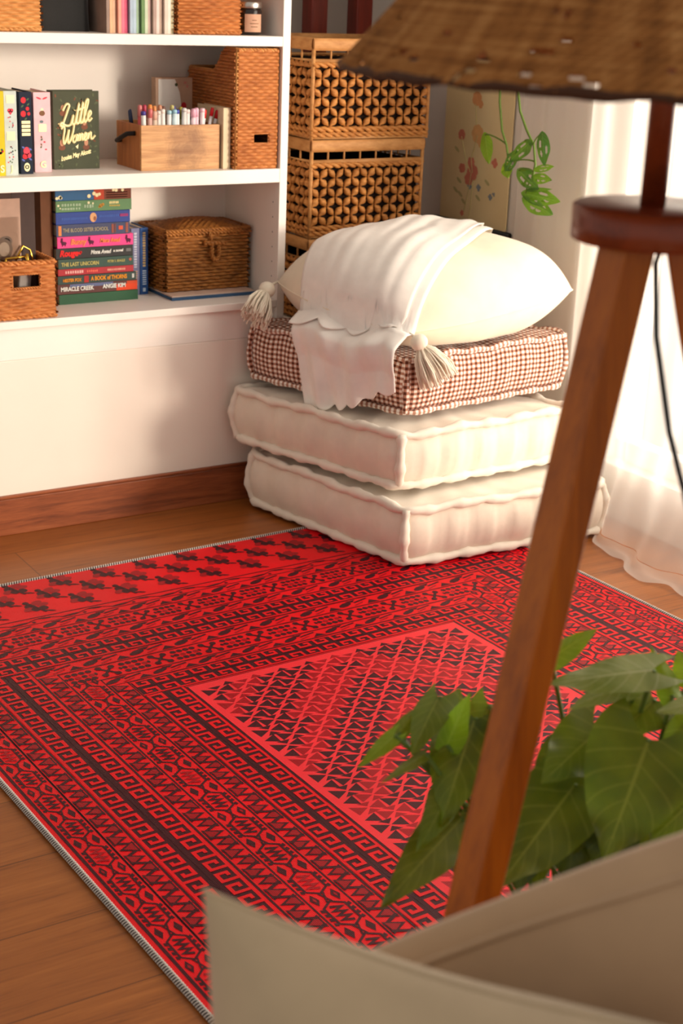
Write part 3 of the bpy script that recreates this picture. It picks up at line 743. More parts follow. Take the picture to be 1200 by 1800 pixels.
# ------------------------------------------------------------------ middle shelf: pen box, notebook, magazine file
t = thing('pen_box', 'wooden pen box with black leather side handles', 'box', (1.77, 3.70, Z1))
bx0, bx1, by0, by1, bz1 = 1.657, 1.880, 3.622, 3.775, Z1+.113; w = .008
MB().box(bx0, bx1, by0, by0+w, Z1, bz1).build('front_panel', MT['burl'], t, smooth=False, bevel=.001)
MB().box(bx0, bx1, by1-w, by1, Z1, bz1).build('back_panel', MT['box_wood'], t, smooth=False, bevel=.001)
MB().box(bx0, bx0+w, by0+w, by1-w, Z1, bz1).build('side_panel', MT['box_wood_side'], t, smooth=False, bevel=.001)
MB().box(bx1-w, bx1, by0+w, by1-w, Z1, bz1).build('side_panel', MT['box_wood_side'], t, smooth=False, bevel=.001)
MB().box(bx0+w, bx1-w, by0+w, by1-w, Z1, Z1+.006).build('base', MT['box_wood'], t, smooth=False)
m = MB(); m.tube([(bx0-.002, 3.655, bz1-.022), (bx0-.018, 3.668, bz1-.024), (bx0-.020, 3.70, bz1-.036), (bx0-.018, 3.732, bz1-.047), (bx0-.002, 3.745, bz1-.048)], .006, 8)
m.build('handle', MT['black'], t)
m = MB(); m.tube([(bx1-.001, 3.655, bz1-.03), (bx1+.0015, 3.70, bz1-.036), (bx1-.001, 3.745, bz1-.03)], .002, 8); m.build('handle', MT['black'], t)
# pens and markers
def pen(x, y, h, rad, body, cap, lean, label, grp, capl=.035, tip=True):
    t = thing('marker_pen', label, 'pen', (x, y, Z1+.006), grp)
    b = Vector((x, y, Z1+.006)); d = Vector((lean[0], lean[1], 1)).normalized(); top = h-.006
    m = MB(); m.tube([b, b+d*(top-capl)], rad*.92, 10); m.build('barrel', body, t)
    m = MB(); c0 = b+d*(top-capl)
    m.tube([c0, c0+d*(capl*.75), c0+d*(capl*.93), c0+d*capl], rad, 10, rf=lambda q, i: rad*(1, 1, .85, .55)[i]); m.build('cap', cap, t)
PB = lambda *c: plain('pen_%d_%d_%d' % c, c, .4, .4)
wht = PB(236, 232, 228)
rowA = [((236, 232, 228), (70, 60, 140), 'indigo'), ((226, 180, 170), (206, 110, 110), 'rose'), ((226, 200, 180), (216, 170, 150), 'peach'), ((240, 236, 230), (238, 232, 224), 'ivory'), ((240, 236, 230), (236, 226, 216), 'cream'),
        ((236, 236, 236), (160, 200, 214), 'sky blue'), ((206, 226, 232), (150, 196, 214), 'light blue'), ((236, 236, 236), (62, 74, 160), 'cobalt'), ((222, 218, 216), (206, 202, 200), 'grey'), ((238, 232, 230), (226, 210, 208), 'pale grey'),
        ((240, 214, 222), (226, 170, 190), 'pink'), ((238, 204, 216), (228, 176, 196), 'deep pink'), ((240, 226, 228), (236, 200, 210), 'blush')]
for k, (bc_, cc, nm) in enumerate(rowA):
    x = bx0+.020+k*.0131+(.002 if k > 4 else 0)+(.002 if k > 7 else 0)
    pen(x, by0+.020+.004*(k % 2), .150+R.uniform(-.004, .004), .0067, PB(*bc_), PB(*cc), (R.uniform(-.04, .03), 0), 'marker with %s cap in the front row of the wooden box' % nm, 'markers in the front row of the pen box', .010 if k not in (1, 2, 10, 11) else .022)
rowB = [((196, 84, 90), (206, 120, 120), 'dusty red'), ((190, 80, 96), (180, 60, 84), 'crimson'), ((214, 130, 80), (224, 140, 70), 'orange'), ((206, 110, 90), (226, 150, 90), 'amber'), ((186, 130, 100), (200, 140, 110), 'tan'),
        ((110, 80, 70), (120, 84, 72), 'brown'), ((190, 180, 140), (196, 186, 120), 'khaki'), ((92, 84, 160), (84, 80, 150), 'violet'), ((200, 196, 150), (170, 160, 70), 'olive')]
for k, (bc_, cc, nm) in enumerate(rowB):
    x = bx0+.016+k*.0148
    pen(x, by0+.045+.006*(k % 2), .156+R.uniform(-.004, .005), .006, PB(*bc_), PB(*cc), (R.uniform(-.03, .03), .02), '%s marker behind the front row in the wooden box' % nm, 'markers in the second row of the pen box', .03)
for k, (lx, nm, cc) in enumerate(((.14, 'first', (208, 24, 30)), (.20, 'middle', (200, 20, 34)), (.22, 'last', (190, 22, 30)))):
    pen(bx1-.050+k*.0125, by0+.026, .150+.006*(k == 1), .0050, PB(226, 222, 224), PB(*cc), (lx, .0), 'slanting red-capped pen, %s of three by the cream notebook' % nm, 'red-capped pens in the pen box', .022)
for k, nm in enumerate(('nearest the markers', 'in the middle', 'nearest the red pens')):
    pen(bx1-.066+k*.008, by0+.050+.01*k, .134+.008*k, .004, PB(150, 146, 148), PB(30, 30, 34), (.02+.05*k, .03), 'black-capped pen, the one %s' % nm, 'black-capped pens in the pen box', .024)
for k, nm in enumerate(('slimmer', 'thicker')):
    pen(bx0+.022+.006*k, by0+.07+.02*k, .148-.004*k, .0036+.001*k, PB(60, 84, 120), PB(44, 60, 96), (-.12, .05), '%s dark blue pen leaning at the handle end of the wooden box' % nm, 'blue pens in the pen box', .04)
# sticker card pack behind the pens
t = thing('card_pack', 'white and kraft sticker pack standing behind the markers', 'pack', (1.83, 3.80, Z1))
MB().box(1.776, 1.884, 3.790, 3.816, Z1, Z1+.218).build('box', plain('kraft_box', (190, 156, 132), .7), t, smooth=False, bevel=.001)
m = MB(); m.add([(1.784, 3.7895, Z1+.214), (1.832, 3.7895, Z1+.214), (1.846, 3.7895, Z1+.18), (1.852, 3.7895, Z1+.14), (1.784, 3.7895, Z1+.13)], [(4, 3, 2, 1, 0)])
m.build('white_wrap', MT['white_paper'], t, smooth=False)
m = MB(); disc(m, 1.836, 3.7892, Z1+.200, .0045, .0045, 0); disc(m, 1.862, 3.7892, Z1+.205, .005, .003, 1); disc(m, 1.868, 3.7892, Z1+.196, .003, .004, 1); disc(m, 1.858, 3.7892, Z1+.145, .008, .010, 2)
m.build('floral_print', [plain('dark_moss', (70, 70, 40)), plain('blush_flower', (200, 130, 120)), rd], t, smooth=False)
upright_book(1.885, 1.9065, 3.612, .15, Z1, Z1+.155, plain('cream_cover', (224, 204, 170), .7), 'cream notebook standing between pen box and magazine file', 'notebook beside the pen box')
# wicker magazine file
t = thing('magazine_file', 'tall rattan magazine file with a slanted open top', 'magazine file', (1.975, 3.72, Z1))
fx0, fx1, fy0, fy1, fz1 = 1.915, 2.034, 3.598, 3.865, Z1+.302
m = MB()
weave_panel(m, (fx0, fy0, Z1), (fx1-fx0, 0, 0), (0, 0, fz1-Z1), (0, -1, 0), 8, 36, .0034, hole=(.42, .79, .215, .30))
cl = lambda a, b: b > (1-.02) if a > .80 else b > (1-.0) if a > 1 else False
def sideclip(flip):
    def f(a, b):
        q = 1-a if flip else a                       # q = 0 at the front
        if q < .30: return False
        if q < .52: return b > 1-.70*((q-.30)/.22)*.55
        if q < .86: return b > .615+(.86-q)*.02
        return b > .93 and False
    return f
def side_top(q):
    if q < .22: return 1
    if q < .5: return 1-.20*math.sin((q-.22)/.28*PI/2)**1.5
    return .80
weave_panel(m, (fx0, fy1, Z1), (0, fy0-fy1, 0), (0, 0, fz1-Z1), (-1, 0, 0), 15, 36, .0034, clip=lambda a, b: b > side_top(1-a))
weave_panel(m, (fx1, fy0, Z1), (0, fy1-fy0, 0), (0, 0, fz1-Z1), (1, 0, 0), 15, 36, .0034, clip=lambda a, b: b > side_top(a))
weave_panel(m, (fx1, fy1, Z1), (fx0-fx1, 0, 0), (0, 0, (fz1-Z1)*.80), (0, 1, 0), 8, 30, .0022)
m.box(fx0, fx1, fy0+.001, fy1-.001, Z1, Z1+.005)
m.build('body', MT['rattan'], t, solid=.003)
b = MB()
for xx in (fx0, fx1):
    b.tube([(xx, fy0+q*(fy1-fy0), Z1+(fz1-Z1)*side_top(q)) for q in [k/20 for k in range(21)]], .0042, 7)
    b.tube([(xx, fy0, Z1), (xx, fy0, fz1)], .0045, 7); b.tube([(xx, fy1, Z1), (xx, fy1, Z1+(fz1-Z1)*.8)], .0045, 7)
braid(b, [(fx0, fy0-.001, fz1-.002), (fx1, fy0-.001, fz1-.002)], .0055, .02)
braid(b, [(fx0, fy0, Z1+.005), (fx1, fy0, Z1+.005), (fx1, fy1, Z1+.005), (fx0, fy1, Z1+.005)], .0048, .02, closed=True)
b.tube([(fx0, fy1, Z1+(fz1-Z1)*.8), (fx1, fy1, Z1+(fz1-Z1)*.8)], .005, 7)
b.build('rim', MT['rattan_light'], t)
m = MB(); hx0, hx1 = fx0+.42*(fx1-fx0), fx0+.79*(fx1-fx0); hz0, hz1 = Z1+.215*(fz1-Z1), Z1+.30*(fz1-Z1)
m.tube([(hx0, fy0-.002, hz0), (hx1, fy0-.002, hz0), (hx1, fy0-.002, hz1), (hx0, fy0-.002, hz1)], .003, 7, closed=True); m.build('handle_opening_rim', MT['rattan'], t)
o = MB().box(fx0+.02, fx0+.05, fy0+.03, fy1-.02, Z1+.006, Z1+.22).build('magazine', plain('dark_magazine', (36, 32, 34), .6), smooth=False, bevel=.001)
tag(o, 'dark magazine seen inside the rattan magazine file', 'magazine')

# ------------------------------------------------------------------ top shelf (cut by the frame)
Z2 = 1.247
t = thing('wicker_basket', 'rattan basket on the top shelf, at the far end from the window', 'basket', (1.27, 3.72, Z2))
wicker_box(1.13, 1.396, 3.622, 3.83, Z2, Z2+.17, t, MT['rattan_light'], 14, 10, 22, amp=.0042, rim=.0065)
t = thing('wicker_basket', 'rattan basket on the top shelf, beside the candle jar', 'basket', (1.84, 3.72, Z2))
wicker_box(1.757, 1.934, 3.622, 3.83, Z2, Z2+.17, t, MT['rattan'], 10, 10, 22, amp=.0042, rim=.0065)
t = thing('storage_bag', 'black fabric pouch on the top shelf between basket and files', 'bag', (1.49, 3.74, Z2))
m = MB()
def bagP(i, j):
    a = 2*PI*i/40; q = j/14; fx = abs(math.cos(a))**.35*math.copysign(1, math.cos(a)); fy = abs(math.sin(a))**.35*math.copysign(1, math.sin(a))
    k = 1-.05*q+.02*math.sin(5*a+q*4)
    return (1.482+.072*k*fx, 3.745+.07*k*fy, Z2+.18*q+.006*math.sin(3*a)*q)
m.grid(bagP, 40, 14, closed_u=True); m.add([bagP(i, 14) for i in range(40)], [list(range(40))]); m.add([bagP(i, 0) for i in range(40)], [list(range(40))[::-1]])
m.build('body', fabric('charcoal_felt', (40, 40, 40), 600), t)
x = 1.5665
fcol = [(150, 128, 116, 'grey-brown'), (222, 176, 140, 'peach'), (226, 190, 160, 'pale peach'), (226, 160, 140, 'salmon'), (222, 120, 140, 'rose'), (216, 100, 130, 'deep pink'), (168, 184, 200, 'grey-blue'), (176, 192, 206, 'pale blue'),  # grey-brown pad takes the shadow on the first pads into its colour
        (170, 196, 166, 'mint'), (110, 140, 92, 'green'), (196, 206, 180, 'pale green'), (206, 178, 170, 'dusty pink'), (176, 150, 140, 'taupe'), (226, 204, 196, 'blush'), (190, 166, 150, 'beige'), (216, 200, 186, 'oatmeal'), (232, 218, 206, 'ivory'), (206, 196, 160, 'cream')]
for k, (a, b_, c, nm) in enumerate(fcol):
    wd = .0098
    o = MB().box(x, x+wd-.0012, 3.622+.004*(k % 3), 3.84, Z2, Z2+.215+.004*(k % 2)).build('paper_pad', plain('file_%s' % nm.replace(' ', '_'), (a, b_, c), .7), smooth=False, bevel=.0008)
    tag(o, '%s paper pad standing on the top shelf' % nm, 'paper pad', 'paper pads standing on the top shelf'); x += wd
    x += .0006
t = thing('candle_jar', 'dark glass candle jar with tan label and silver lid', 'candle', (1.977, 3.655, Z2))
m = MB(); m.lathe((1.977, 3.655, Z2), [(0, 0), (.030, 0), (.034, .004), (.034, .060), (.030, .066), (0, .066)], 32); m.build('jar', plain('amber_black_glass', (30, 20, 16), .12, .6), t)
m = MB(); m.lathe((1.977, 3.655, Z2+.066), [(0, 0), (.033, 0), (.034, .002), (.034, .014), (.032, .016), (0, .016)], 32); m.build('lid', MT['silver'], t)
m = MB()
m.grid(lambda i, j: (1.977+.0345*math.cos(-2.35+1.5*i/14), 3.655+.0345*math.sin(-2.35+1.5*i/14), Z2+.008+.044*j), 14, 1); m.build('paper_label', plain('tan_label', (196, 150, 124), .7), t)
m = MB()
for k, wd in enumerate((.5, .9, .7)):
    m.grid(lambda i, j: (1.977+.0348*math.cos(-1.6-wd*.4+wd*.8*i/8), 3.655+.0348*math.sin(-1.6-wd*.4+wd*.8*i/8), Z2+.036-.008*k+.002*j), 8, 1)
m.build('label_print', plain('brown_print', (120, 80, 50)), t)

# ------------------------------------------------------------------ water hyacinth baskets on the ledge
def hyacinth_basket(x0, x1, y0, y1, z0, z1, label, rim_h=.032):
    t = thing('woven_basket', label, 'basket', ((x0+x1)/2, (y0+y1)/2, z0), 'woven hyacinth baskets stacked on the ledge')
    band0 = z1-rim_h; gap0 = band0-.026; lat1 = gap0-.020; lat0 = z0+.036
    # dark walls added behind the lattice to stand for shade inside
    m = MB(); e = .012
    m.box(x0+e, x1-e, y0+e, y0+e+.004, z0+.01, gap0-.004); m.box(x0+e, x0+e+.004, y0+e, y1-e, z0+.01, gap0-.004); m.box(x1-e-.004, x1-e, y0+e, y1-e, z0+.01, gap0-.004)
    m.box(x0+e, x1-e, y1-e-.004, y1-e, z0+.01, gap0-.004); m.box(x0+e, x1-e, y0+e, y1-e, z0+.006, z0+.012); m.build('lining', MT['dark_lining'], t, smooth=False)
    # wrapped top rim, hollow
    m = MB()
    def band(p, q, n):
        p, q, n = Vector(p), Vector(q), Vector(n); k = int((q-p).length/.0075)
        def P(i, j):
            a = j/8; rr = math.sin(PI*a)**.5*.005+(.0009*(i % 2))
            return p+(q-p)*(i/k)+n*rr+Vector((0, 0, band0+(z1-band0)*a))
        m.grid(P, k, 8)
    band((x0, y0, 0), (x1, y0, 0), (0, -1, 0)); band((x1, y0, 0), (x1, y1, 0), (1, 0, 0)); band((x1, y1, 0), (x0, y1, 0), (0, 1, 0)); band((x0, y1, 0), (x0, y0, 0), (-1, 0, 0))
    e = .010
    m.box(x0, x1, y0, y0+e, band0, z1); m.box(x0, x0+e, y0+e, y1-e, band0, z1); m.box(x1-e, x1, y0+e, y1-e, band0, z1); m.box(x0, x1, y1-e, y1, band0, z1)
    m.build('rim', MT['raffia'], t)
    # wire uprights and the rails
    m = MB()
    def wires(p, q, k):
        p, q = Vector(p), Vector(q)
        for i in range(k+1):
            a = p+(q-p)*(i/k); m.tube([a+Vector((0, 0, gap0)), a+Vector((0, 0, band0+.004))], .0028, 6)
    wires((x0+.004, y0+.004, 0), (x1-.004, y0+.004, 0), 7); wires((x0+.004, y0+.004, 0), (x0+.004, y1-.004, 0), 5); wires((x1-.004, y0+.004, 0), (x1-.004, y1-.004, 0), 5)
    c4 = [(x0+.003, y0+.003), (x1-.003, y0+.003), (x1-.003, y1-.003), (x0+.003, y1-.003)]
    for z in (gap0, z0+.006): m.tube([(a, b, z) for a, b in c4], .0048, 7, closed=True)
    for a, b in c4: m.tube([(a, b, z0), (a, b, band0+.005)], .0055, 8)
    m.build('wire_frame', MT['raffia'], t)
    m = MB()
    for z in (gap0-.011, z0+.028, z0+.014): braid(m, [(a, b, z) for a, b in c4], .0085, .05, closed=True)
    m.build('rope_border', MT['hyacinth'], t)
    def lattice(p, q, n, nm):
        m = MB(); p, q, n = Vector(p), Vector(q), Vector(n); L = (q-p).length; d = (q-p).normalized()
        k = max(3, round(L/.054)); px_ = L/k; rows = max(3, round((lat1-lat0)/.0245)); pz = (lat1-lat0)/rows
        for j in range(rows+1):
            for i in range(-1, k+1):
                xo = (i+.5*(j % 2))*px_; z = lat0+j*pz
                for s in (-1, 1):
                    if j < rows:
                        xa, xb = xo, xo+s*px_/2
                        if xb < -.001 or xb > L+.001 or xa < -.001 or xa > L+.001: continue
                        a = p+d*xa+Vector((0, 0, z))+n*(.003*s); b = p+d*xb+Vector((0, 0, z+pz))-n*(.003*s)
                        m.spindle(a, b, .0102*R.uniform(.9, 1.1), 7, p=1.25)
        m.build(nm, MT['hyacinth'], t)
    lattice((x0+.004, y0+.002, 0), (x1-.004, y0+.002, 0), (0, -1, 0), 'front_weave')
    lattice((x0+.002, y0+.004, 0), (x0+.002, y1-.004, 0), (-1, 0, 0), 'side_weave')
    lattice((x1-.002, y0+.004, 0), (x1-.002, y1-.004, 0), (1, 0, 0), 'side_weave')
    m = MB(); weave_panel(m, (x1, y1, z0+.01), (x0-x1, 0, 0), (0, 0, gap0-z0-.01), (0, 1, 0), 10, 8, .004); m.build('back_weave', MT['hyacinth'], t)
    return t
hyacinth_basket(2.196, 2.572, 3.685, 4.00, .460, .699, 'open woven hyacinth basket lowest on the ledge, mostly hidden by cushions')
hyacinth_basket(2.196, 2.572, 3.685, 4.00, .700, .971, 'open woven hyacinth basket in the middle of the stack, dark slot showing')
hyacinth_basket(2.190, 2.578, 3.680, 4.005, .972, 1.240, 'open woven hyacinth basket topmost of its stack, below the dark red balusters')

# ------------------------------------------------------------------ hanging floral scroll on the right wall
t = thing('wall_scroll', 'tan canvas scroll with faded flower spray, hanging near the corner', 'wall hanging', (2.79, 3.72, .70))
cv = Mat('canvas_tan', .85, .1); v = cv.coord(); cv.color(cv.ramp(cv.noise(v, 6, 3), [(.3, lin((226, 202, 152))), (.7, lin((234, 212, 164)))])); cv.bump(cv.noise(v, 700, 1), .2, .001)
MB().box(2.789, 2.7925, 3.558, 3.890, .704, 1.30).build('canvas', cv.m, t, smooth=False)
for z in (.702, 1.302):
    m = MB(); m.tube([(2.788, 3.535, z), (2.788, 3.912, z)], .009, 10); m.build('rod', MT['black_plastic'], t)
m = MB(); m.tube([(2.788, 3.56, 1.31), (2.794, 3.724, 1.42), (2.788, 3.888, 1.31)], .0015, 6); m.build('hanging_cord', MT['black_plastic'], t)
def blossom(m, y, z, r, mi, n=6, el=1.0):
    for k in range(n):
        a = 2*PI*k/n+R.uniform(-.3, .3); cy, cz = y+r*.5*math.cos(a), z+r*.5*math.sin(a)*el
        m.add([(2.7886-.0001*k, cy+r*.5*math.cos(2*PI*q/9), cz+r*.42*math.sin(2*PI*q/9)) for q in range(9)], [list(range(9))], mi)
m = MB()
for y, z, r, mi, n in ((3.735, 1.075, .024, 0, 9), (3.715, 1.06, .013, 0, 6), (3.80, .965, .018, 1, 7), (3.722, .975, .030, 2, 7), (3.70, .955, .022, 2, 6), (3.745, .89, .018, 1, 6), (3.788, .868, .017, 1, 6), (3.735, .862, .028, 1, 8), (3.752, .84, .022, 1, 6),
                       (3.63, .90, .016, 1, 4), (3.775, .735, .010, 1, 5), (3.745, .82, .012, 3, 4), (3.64, .80, .011, 3, 4), (3.625, .81, .008, 3, 3), (3.70, .82, .012, 3, 4)):
    blossom(m, y, z, r, mi, n)
for pts in (((3.74, .86), (3.75, .80), (3.765, .74)), ((3.73, .84), (3.735, .75), (3.74, .69+.03)), ((3.72, .97), (3.745, .90), (3.735, .86)), ((3.80, .96), (3.775, .90), (3.745, .86)), ((3.74, 1.06), (3.73, 1.0))):
    m.tube([(2.7885, a, b) for a, b in pts], .0016, 5, 4)
for y, z in ((3.80, .83), (3.815, .80), (3.79, .79), (3.70, .79), (3.77, .77), (3.82, .92), (3.66, .84)):
    m.add([(2.7884, y+.013*math.cos(2*PI*q/9), z+.006*math.sin(2*PI*q/9)+.006*math.cos(2*PI*q/9)) for q in range(9)], [list(range(9))], 4)
m.build('flower_print', [plain('orange_paint', (224, 158, 104)), plain('coral_paint', (214, 128, 104)), plain('amber_paint', (226, 172, 112)), plain('blue_paint', (140, 146, 150)), plain('sage_paint', (190, 176, 122))], t, smooth=False)

# ------------------------------------------------------------------ sheer curtain
def curtain_x(y, z):
    base = 2.735
    s = 1/(1+math.exp((y-2.90)/.045))                  # spread hem away from the stack
    low = max(0, min(1, (.62-z)/.62))
    push = .125*s*low**2.2
    fold = (.020-.004*s*low)*math.sin(y*30+.6*math.sin(y*7))+.008*math.sin(y*71+1.3)
    fold *= .75+.25*math.cos(z*1.2+y)
    diag = .016*s*low*math.sin((y+z*.9)*23)
    return base-push+fold+diag
def cury(j): return 3.46-2.96*j/300
m = MB()
zs = [2.42-2.40*k/70 for k in range(71)]
m.grid(lambda i, j: (curtain_x(cury(j), zs[i]), cury(j)-.05*max(0, .5-zs[i])*(1/(1+math.exp((cury(j)-2.9)/.1))), zs[i]), 70, 300)
def hemP(i, j):
    y = cury(j); s = 1/(1+math.exp((y-2.90)/.045)); x = curtain_x(y, .02)
    return (x-.004-(.060+.004*math.sin(y*13))*s*i/6, y-.025*s-.015*i/6*s, .020-.012*min(1, i/2)+.004*math.sin(y*40+i)*(1 if 0 < i else 0)*s)
m.grid(hemP, 6, 300)
o = m.build('curtain', MT['curtain']); tag(o, 'sheer white curtain over the bright window, hem pooling on the floor', 'curtain')
m = MB(); m.tube([(2.735, .4, 2.44), (2.735, 3.52, 2.44)], .012, 10)
tag(m.build('curtain_rod', MT['white_paint']), 'white curtain rod above the window', 'curtain rod')
# ------------------------------------------------------------------ floor cushions
def quad_loop(c, rad=.035, n=150, wob=0, seed=0):
    """closed rounded loop round corners c (ccw), evenly spaced"""
    c = [Vector((a[0], a[1], 0)) for a in c]; pts = []
    for k in range(4):
        p, q, r_ = c[k-1], c[k], c[(k+1) % 4]; a = (p-q).normalized(); b = (r_-q).normalized()
        for i in range(9):
            t = i/8; pts.append(q+a*rad*(1-t)**2+b*rad*t**2)
    cum = [0]
    for i in range(len(pts)): cum.append(cum[-1]+(pts[(i+1) % len(pts)]-pts[i]).length)
    L = cum[-1]; out = []
    for k in range(n):
        s = L*k/n; i = max(j for j in range(len(pts)) if cum[j] <= s+1e-9); f = (s-cum[i])/max(1e-9, cum[i+1]-cum[i])
        out.append(pts[i]+(pts[(i+1) % len(pts)]-pts[i])*f)
    return out, L
def cushion(name, label, cor, z0, z1, mat, pmat, pr=.009, bulge=.018, puff=.02, rows=0, seed=0, uvgrid=False, zoff=None):
    """boxed floor cushion; corners left-back, front, right, back"""
    rs = random.Random(seed)
    cx = sum(a[0] for a in cor)/4; cy = sum(a[1] for a in cor)/4
    t = thing(name, label, 'floor cushion', (cx, cy, z0), 'floor cushions stacked by the window')
    N = 168; loop, L = quad_loop(cor, .03, N); C = Vector((cx, cy, 0))
    ph = [rs.uniform(0, 6) for _ in range(8)]
    zo = zoff or (lambda p: 0)
    def edge(k, top):
        w = .0026*math.sin(k*2*PI/N*9+ph[0]+top)+.0018*math.sin(k*2*PI/N*23+ph[1]+2*top)
        p = loop[k % N]; return Vector((p.x, p.y, (z1-pr if top else z0+pr)+w*(1 if top else .35)+zo(p)))
    J = 10
    def P(i, j):
        a = edge(i, 0); b = edge(i, 1); q = j/J
        nrm = (loop[i % N]-C); d = loop[(i+1) % N]-loop[i-1]; nn = Vector((d.y, -d.x, 0)).normalized()
        if nn.dot(nrm) < 0: nn = -nn
        bl = bulge*math.sin(PI*q)**.7*(1+.18*math.sin(i*.9+ph[2])+.10*math.sin(i*2.3+ph[3]))
        edgek = min(abs(((i/N*4+.0) % 1)-0), 1)
        return a+(b-a)*q+nn*(bl-.004)
    m = MB(); S = L/N
    m.grid(P, N, J, 0, uvf=lambda i, j: (i*S, j/J*(z1-z0)), closed_u=True)
    def cap(top):
        K = 10; sgn = 1 if top else -1
        def Q(i, j):
            e = edge(i, top); q = j/K; c = Vector((cx, cy, e.z))
            p = e+(c-e)*q; tuft = .5*math.sin(p.x*34+ph[4])*math.sin(p.y*31+ph[5])
            base = (z1-pr if top else z0+pr)+zo(p)
            p.z = e.z+(base-e.z)*min(1, q*2)+sgn*(puff*(1-(1-q)**3)+.004*tuft*min(1, q*4))*(1 if top else .2)
            if not top: p.z = max(p.z, z0+.001+zo(p))
            return p
        def uv(i, j):
            p = Q(i % N, j); return (p.x*.98+p.y*.19, p.y*.98-p.x*.19)
        m.grid((lambda i, j: Q(i, j)) if not top else Q, N, K, 0, uvf=uv, closed_u=True)
    cap(1); cap(0)
    m.build('cover', mat, t)
    def lump(sd):
        a, b = rs.uniform(0, 6), rs.uniform(0, 6)
        return lambda q, i: pr*(1+.20*math.sin(i*.83+a)+.14*math.sin(i*1.9+b))
    for top in (1, 0):
        pts = []
        for k in range(N):
            d = loop[(k+1) % N]-loop[k-1]; nn = Vector((d.y, -d.x, 0)).normalized()
            if nn.dot(loop[k]-C) < 0: nn = -nn
            e = edge(k, top)+nn*pr*.35; pts.append(e)
        m = MB(); m.tube(pts, pr, 8, closed=True, rf=lump(top), uvm=True); m.build('piping', pmat, t)
    for q in range(4):
        k = round(N*q/4) if False else min(range(N), key=lambda kk: (loop[kk]-Vector((cor[q][0], cor[q][1], 0))).length)
        a, b = edge(k, 0), edge(k, 1); out = (loop[k]-C).normalized()
        pts = [a+(b-a)*s+out*(bulge*.75*math.sin(PI*s)+.004) for s in [i/12 for i in range(13)]]
        m = MB(); m.tube(pts, pr*.95, 8, rf=lump(3), uvm=True); m.build('corner_piping', pmat, t)
    return t
ZC = .009
cushion('floor_cushion', 'cream floor cushion at the bottom of the stack, on the red rug', [(1.935, 3.515), (2.052, 2.925), (2.665, 2.895), (2.555, 3.480)], ZC, .168, MT['cream_linen'], MT['cream_piping'], .0115, .022, .015, seed=1)
cushion('floor_cushion', 'cream floor cushion in the middle, under the gingham one', [(1.905, 3.560), (2.070, 2.995), (2.640, 3.025), (2.480, 3.555)], .184, .340, MT['cream_linen'], MT['cream_piping'], .0115, .020, .012, seed=2)
cushion('floor_cushion', 'brown and white gingham floor cushion on top of two cream cushions', [(1.950, 3.560), (2.125, 3.060), (2.690, 3.130), (2.530, 3.570)], .356, .512, MT['gingham'], MT['gingham'], .0085, .016, .010, seed=3)

# ------------------------------------------------------------------ pillows
def pillow_mesh(c, tup, tdn, n=36, pinch=.08, power=2.6, floor=None, wr=.004, seed=0, rnd=.0):
    """c = corners c00,c10,c11,c01; returns MB, top function"""
    c = [Vector(p) for p in c]; rs = random.Random(seed); ph = [rs.uniform(0, 6) for _ in range(6)]
    nrm = (c[1]-c[0]).cross(c[3]-c[0]).normalized(); mid = sum(c, Vector())/4
    def base(u, v):
        p = c[0]*(1-u)*(1-v)+c[1]*u*(1-v)+c[2]*u*v+c[3]*(1-u)*v
        e = pinch*(4*u*(1-u)*(abs(2*v-1)**4)+4*v*(1-v)*(abs(2*u-1)**4))
        return p+(mid-p)*e
    base0 = base
    def base(u, v):
        x, y = 2*u-1, 2*v-1
        return base0(.5+.5*x*math.sqrt(1-rnd*y*y), .5+.5*y*math.sqrt(1-rnd*x*x))
    def th(u, v):
        a = max(0, 1-abs(2*u-1)**power); b = max(0, 1-abs(2*v-1)**power); return (a*b)**.56
    def side(s, tt):
        def P(i, j):
            u, v = i/n, j/n
            u = .5-.5*math.cos(PI*u); v = .5-.5*math.cos(PI*v)
            h = th(u, v); w = wr*h*(math.sin(9*u+5*v+ph[0])+.6*math.sin(17*v-6*u+ph[1]))
            p = base(u, v)+nrm*s*(tt*h+w*(h < 1))
            if floor is not None and s < 0: p.z = max(p.z, floor(p))
            return p
        return P
    m = MB(); m.grid(side(1, tup), n, n); m.grid(lambda i, j: side(-1, tdn)(n-i, j), n, n)
    return m, side(1, tup), side(-1, tdn), base
PC = [(2.008, 3.562, .620), (2.118, 3.060, .560), (2.685, 3.085, .640), (2.545, 3.560, .640)]
_c = [sum(p[k] for p in PC)/4 for k in range(3)]; PC = [tuple(_c[k]+(p[k]-_c[k])*(1.15 if k < 2 else 1.05) for k in range(3)) for p in PC]
t = thing('throw_pillow', 'plump cream tasselled pillow lying on the gingham cushion', 'pillow', (2.35, 3.33, .52))
m, topf, botf, _ = pillow_mesh(PC, .158, .13, 40, .035, 3.0, floor=lambda p: .5225, wr=.004, seed=4, rnd=.30)
pil = m.build('cushion', MT['pillow_cotton'], t)
pv, pf = list(m.v), [list(f) for f in m.f]
m = MB()
es = [tuple(topf(40, j)) for j in range(41)]
m.tube([topf(i, 0) for i in range(41)], .0022, 6); m.tube(es, .0022, 6)
m.tube([topf(0, j) for j in range(41)], .0022, 6); m.tube([topf(i, 40) for i in range(41)], .0022, 6)
m.build('seam', MT['pillow_cotton'], t)
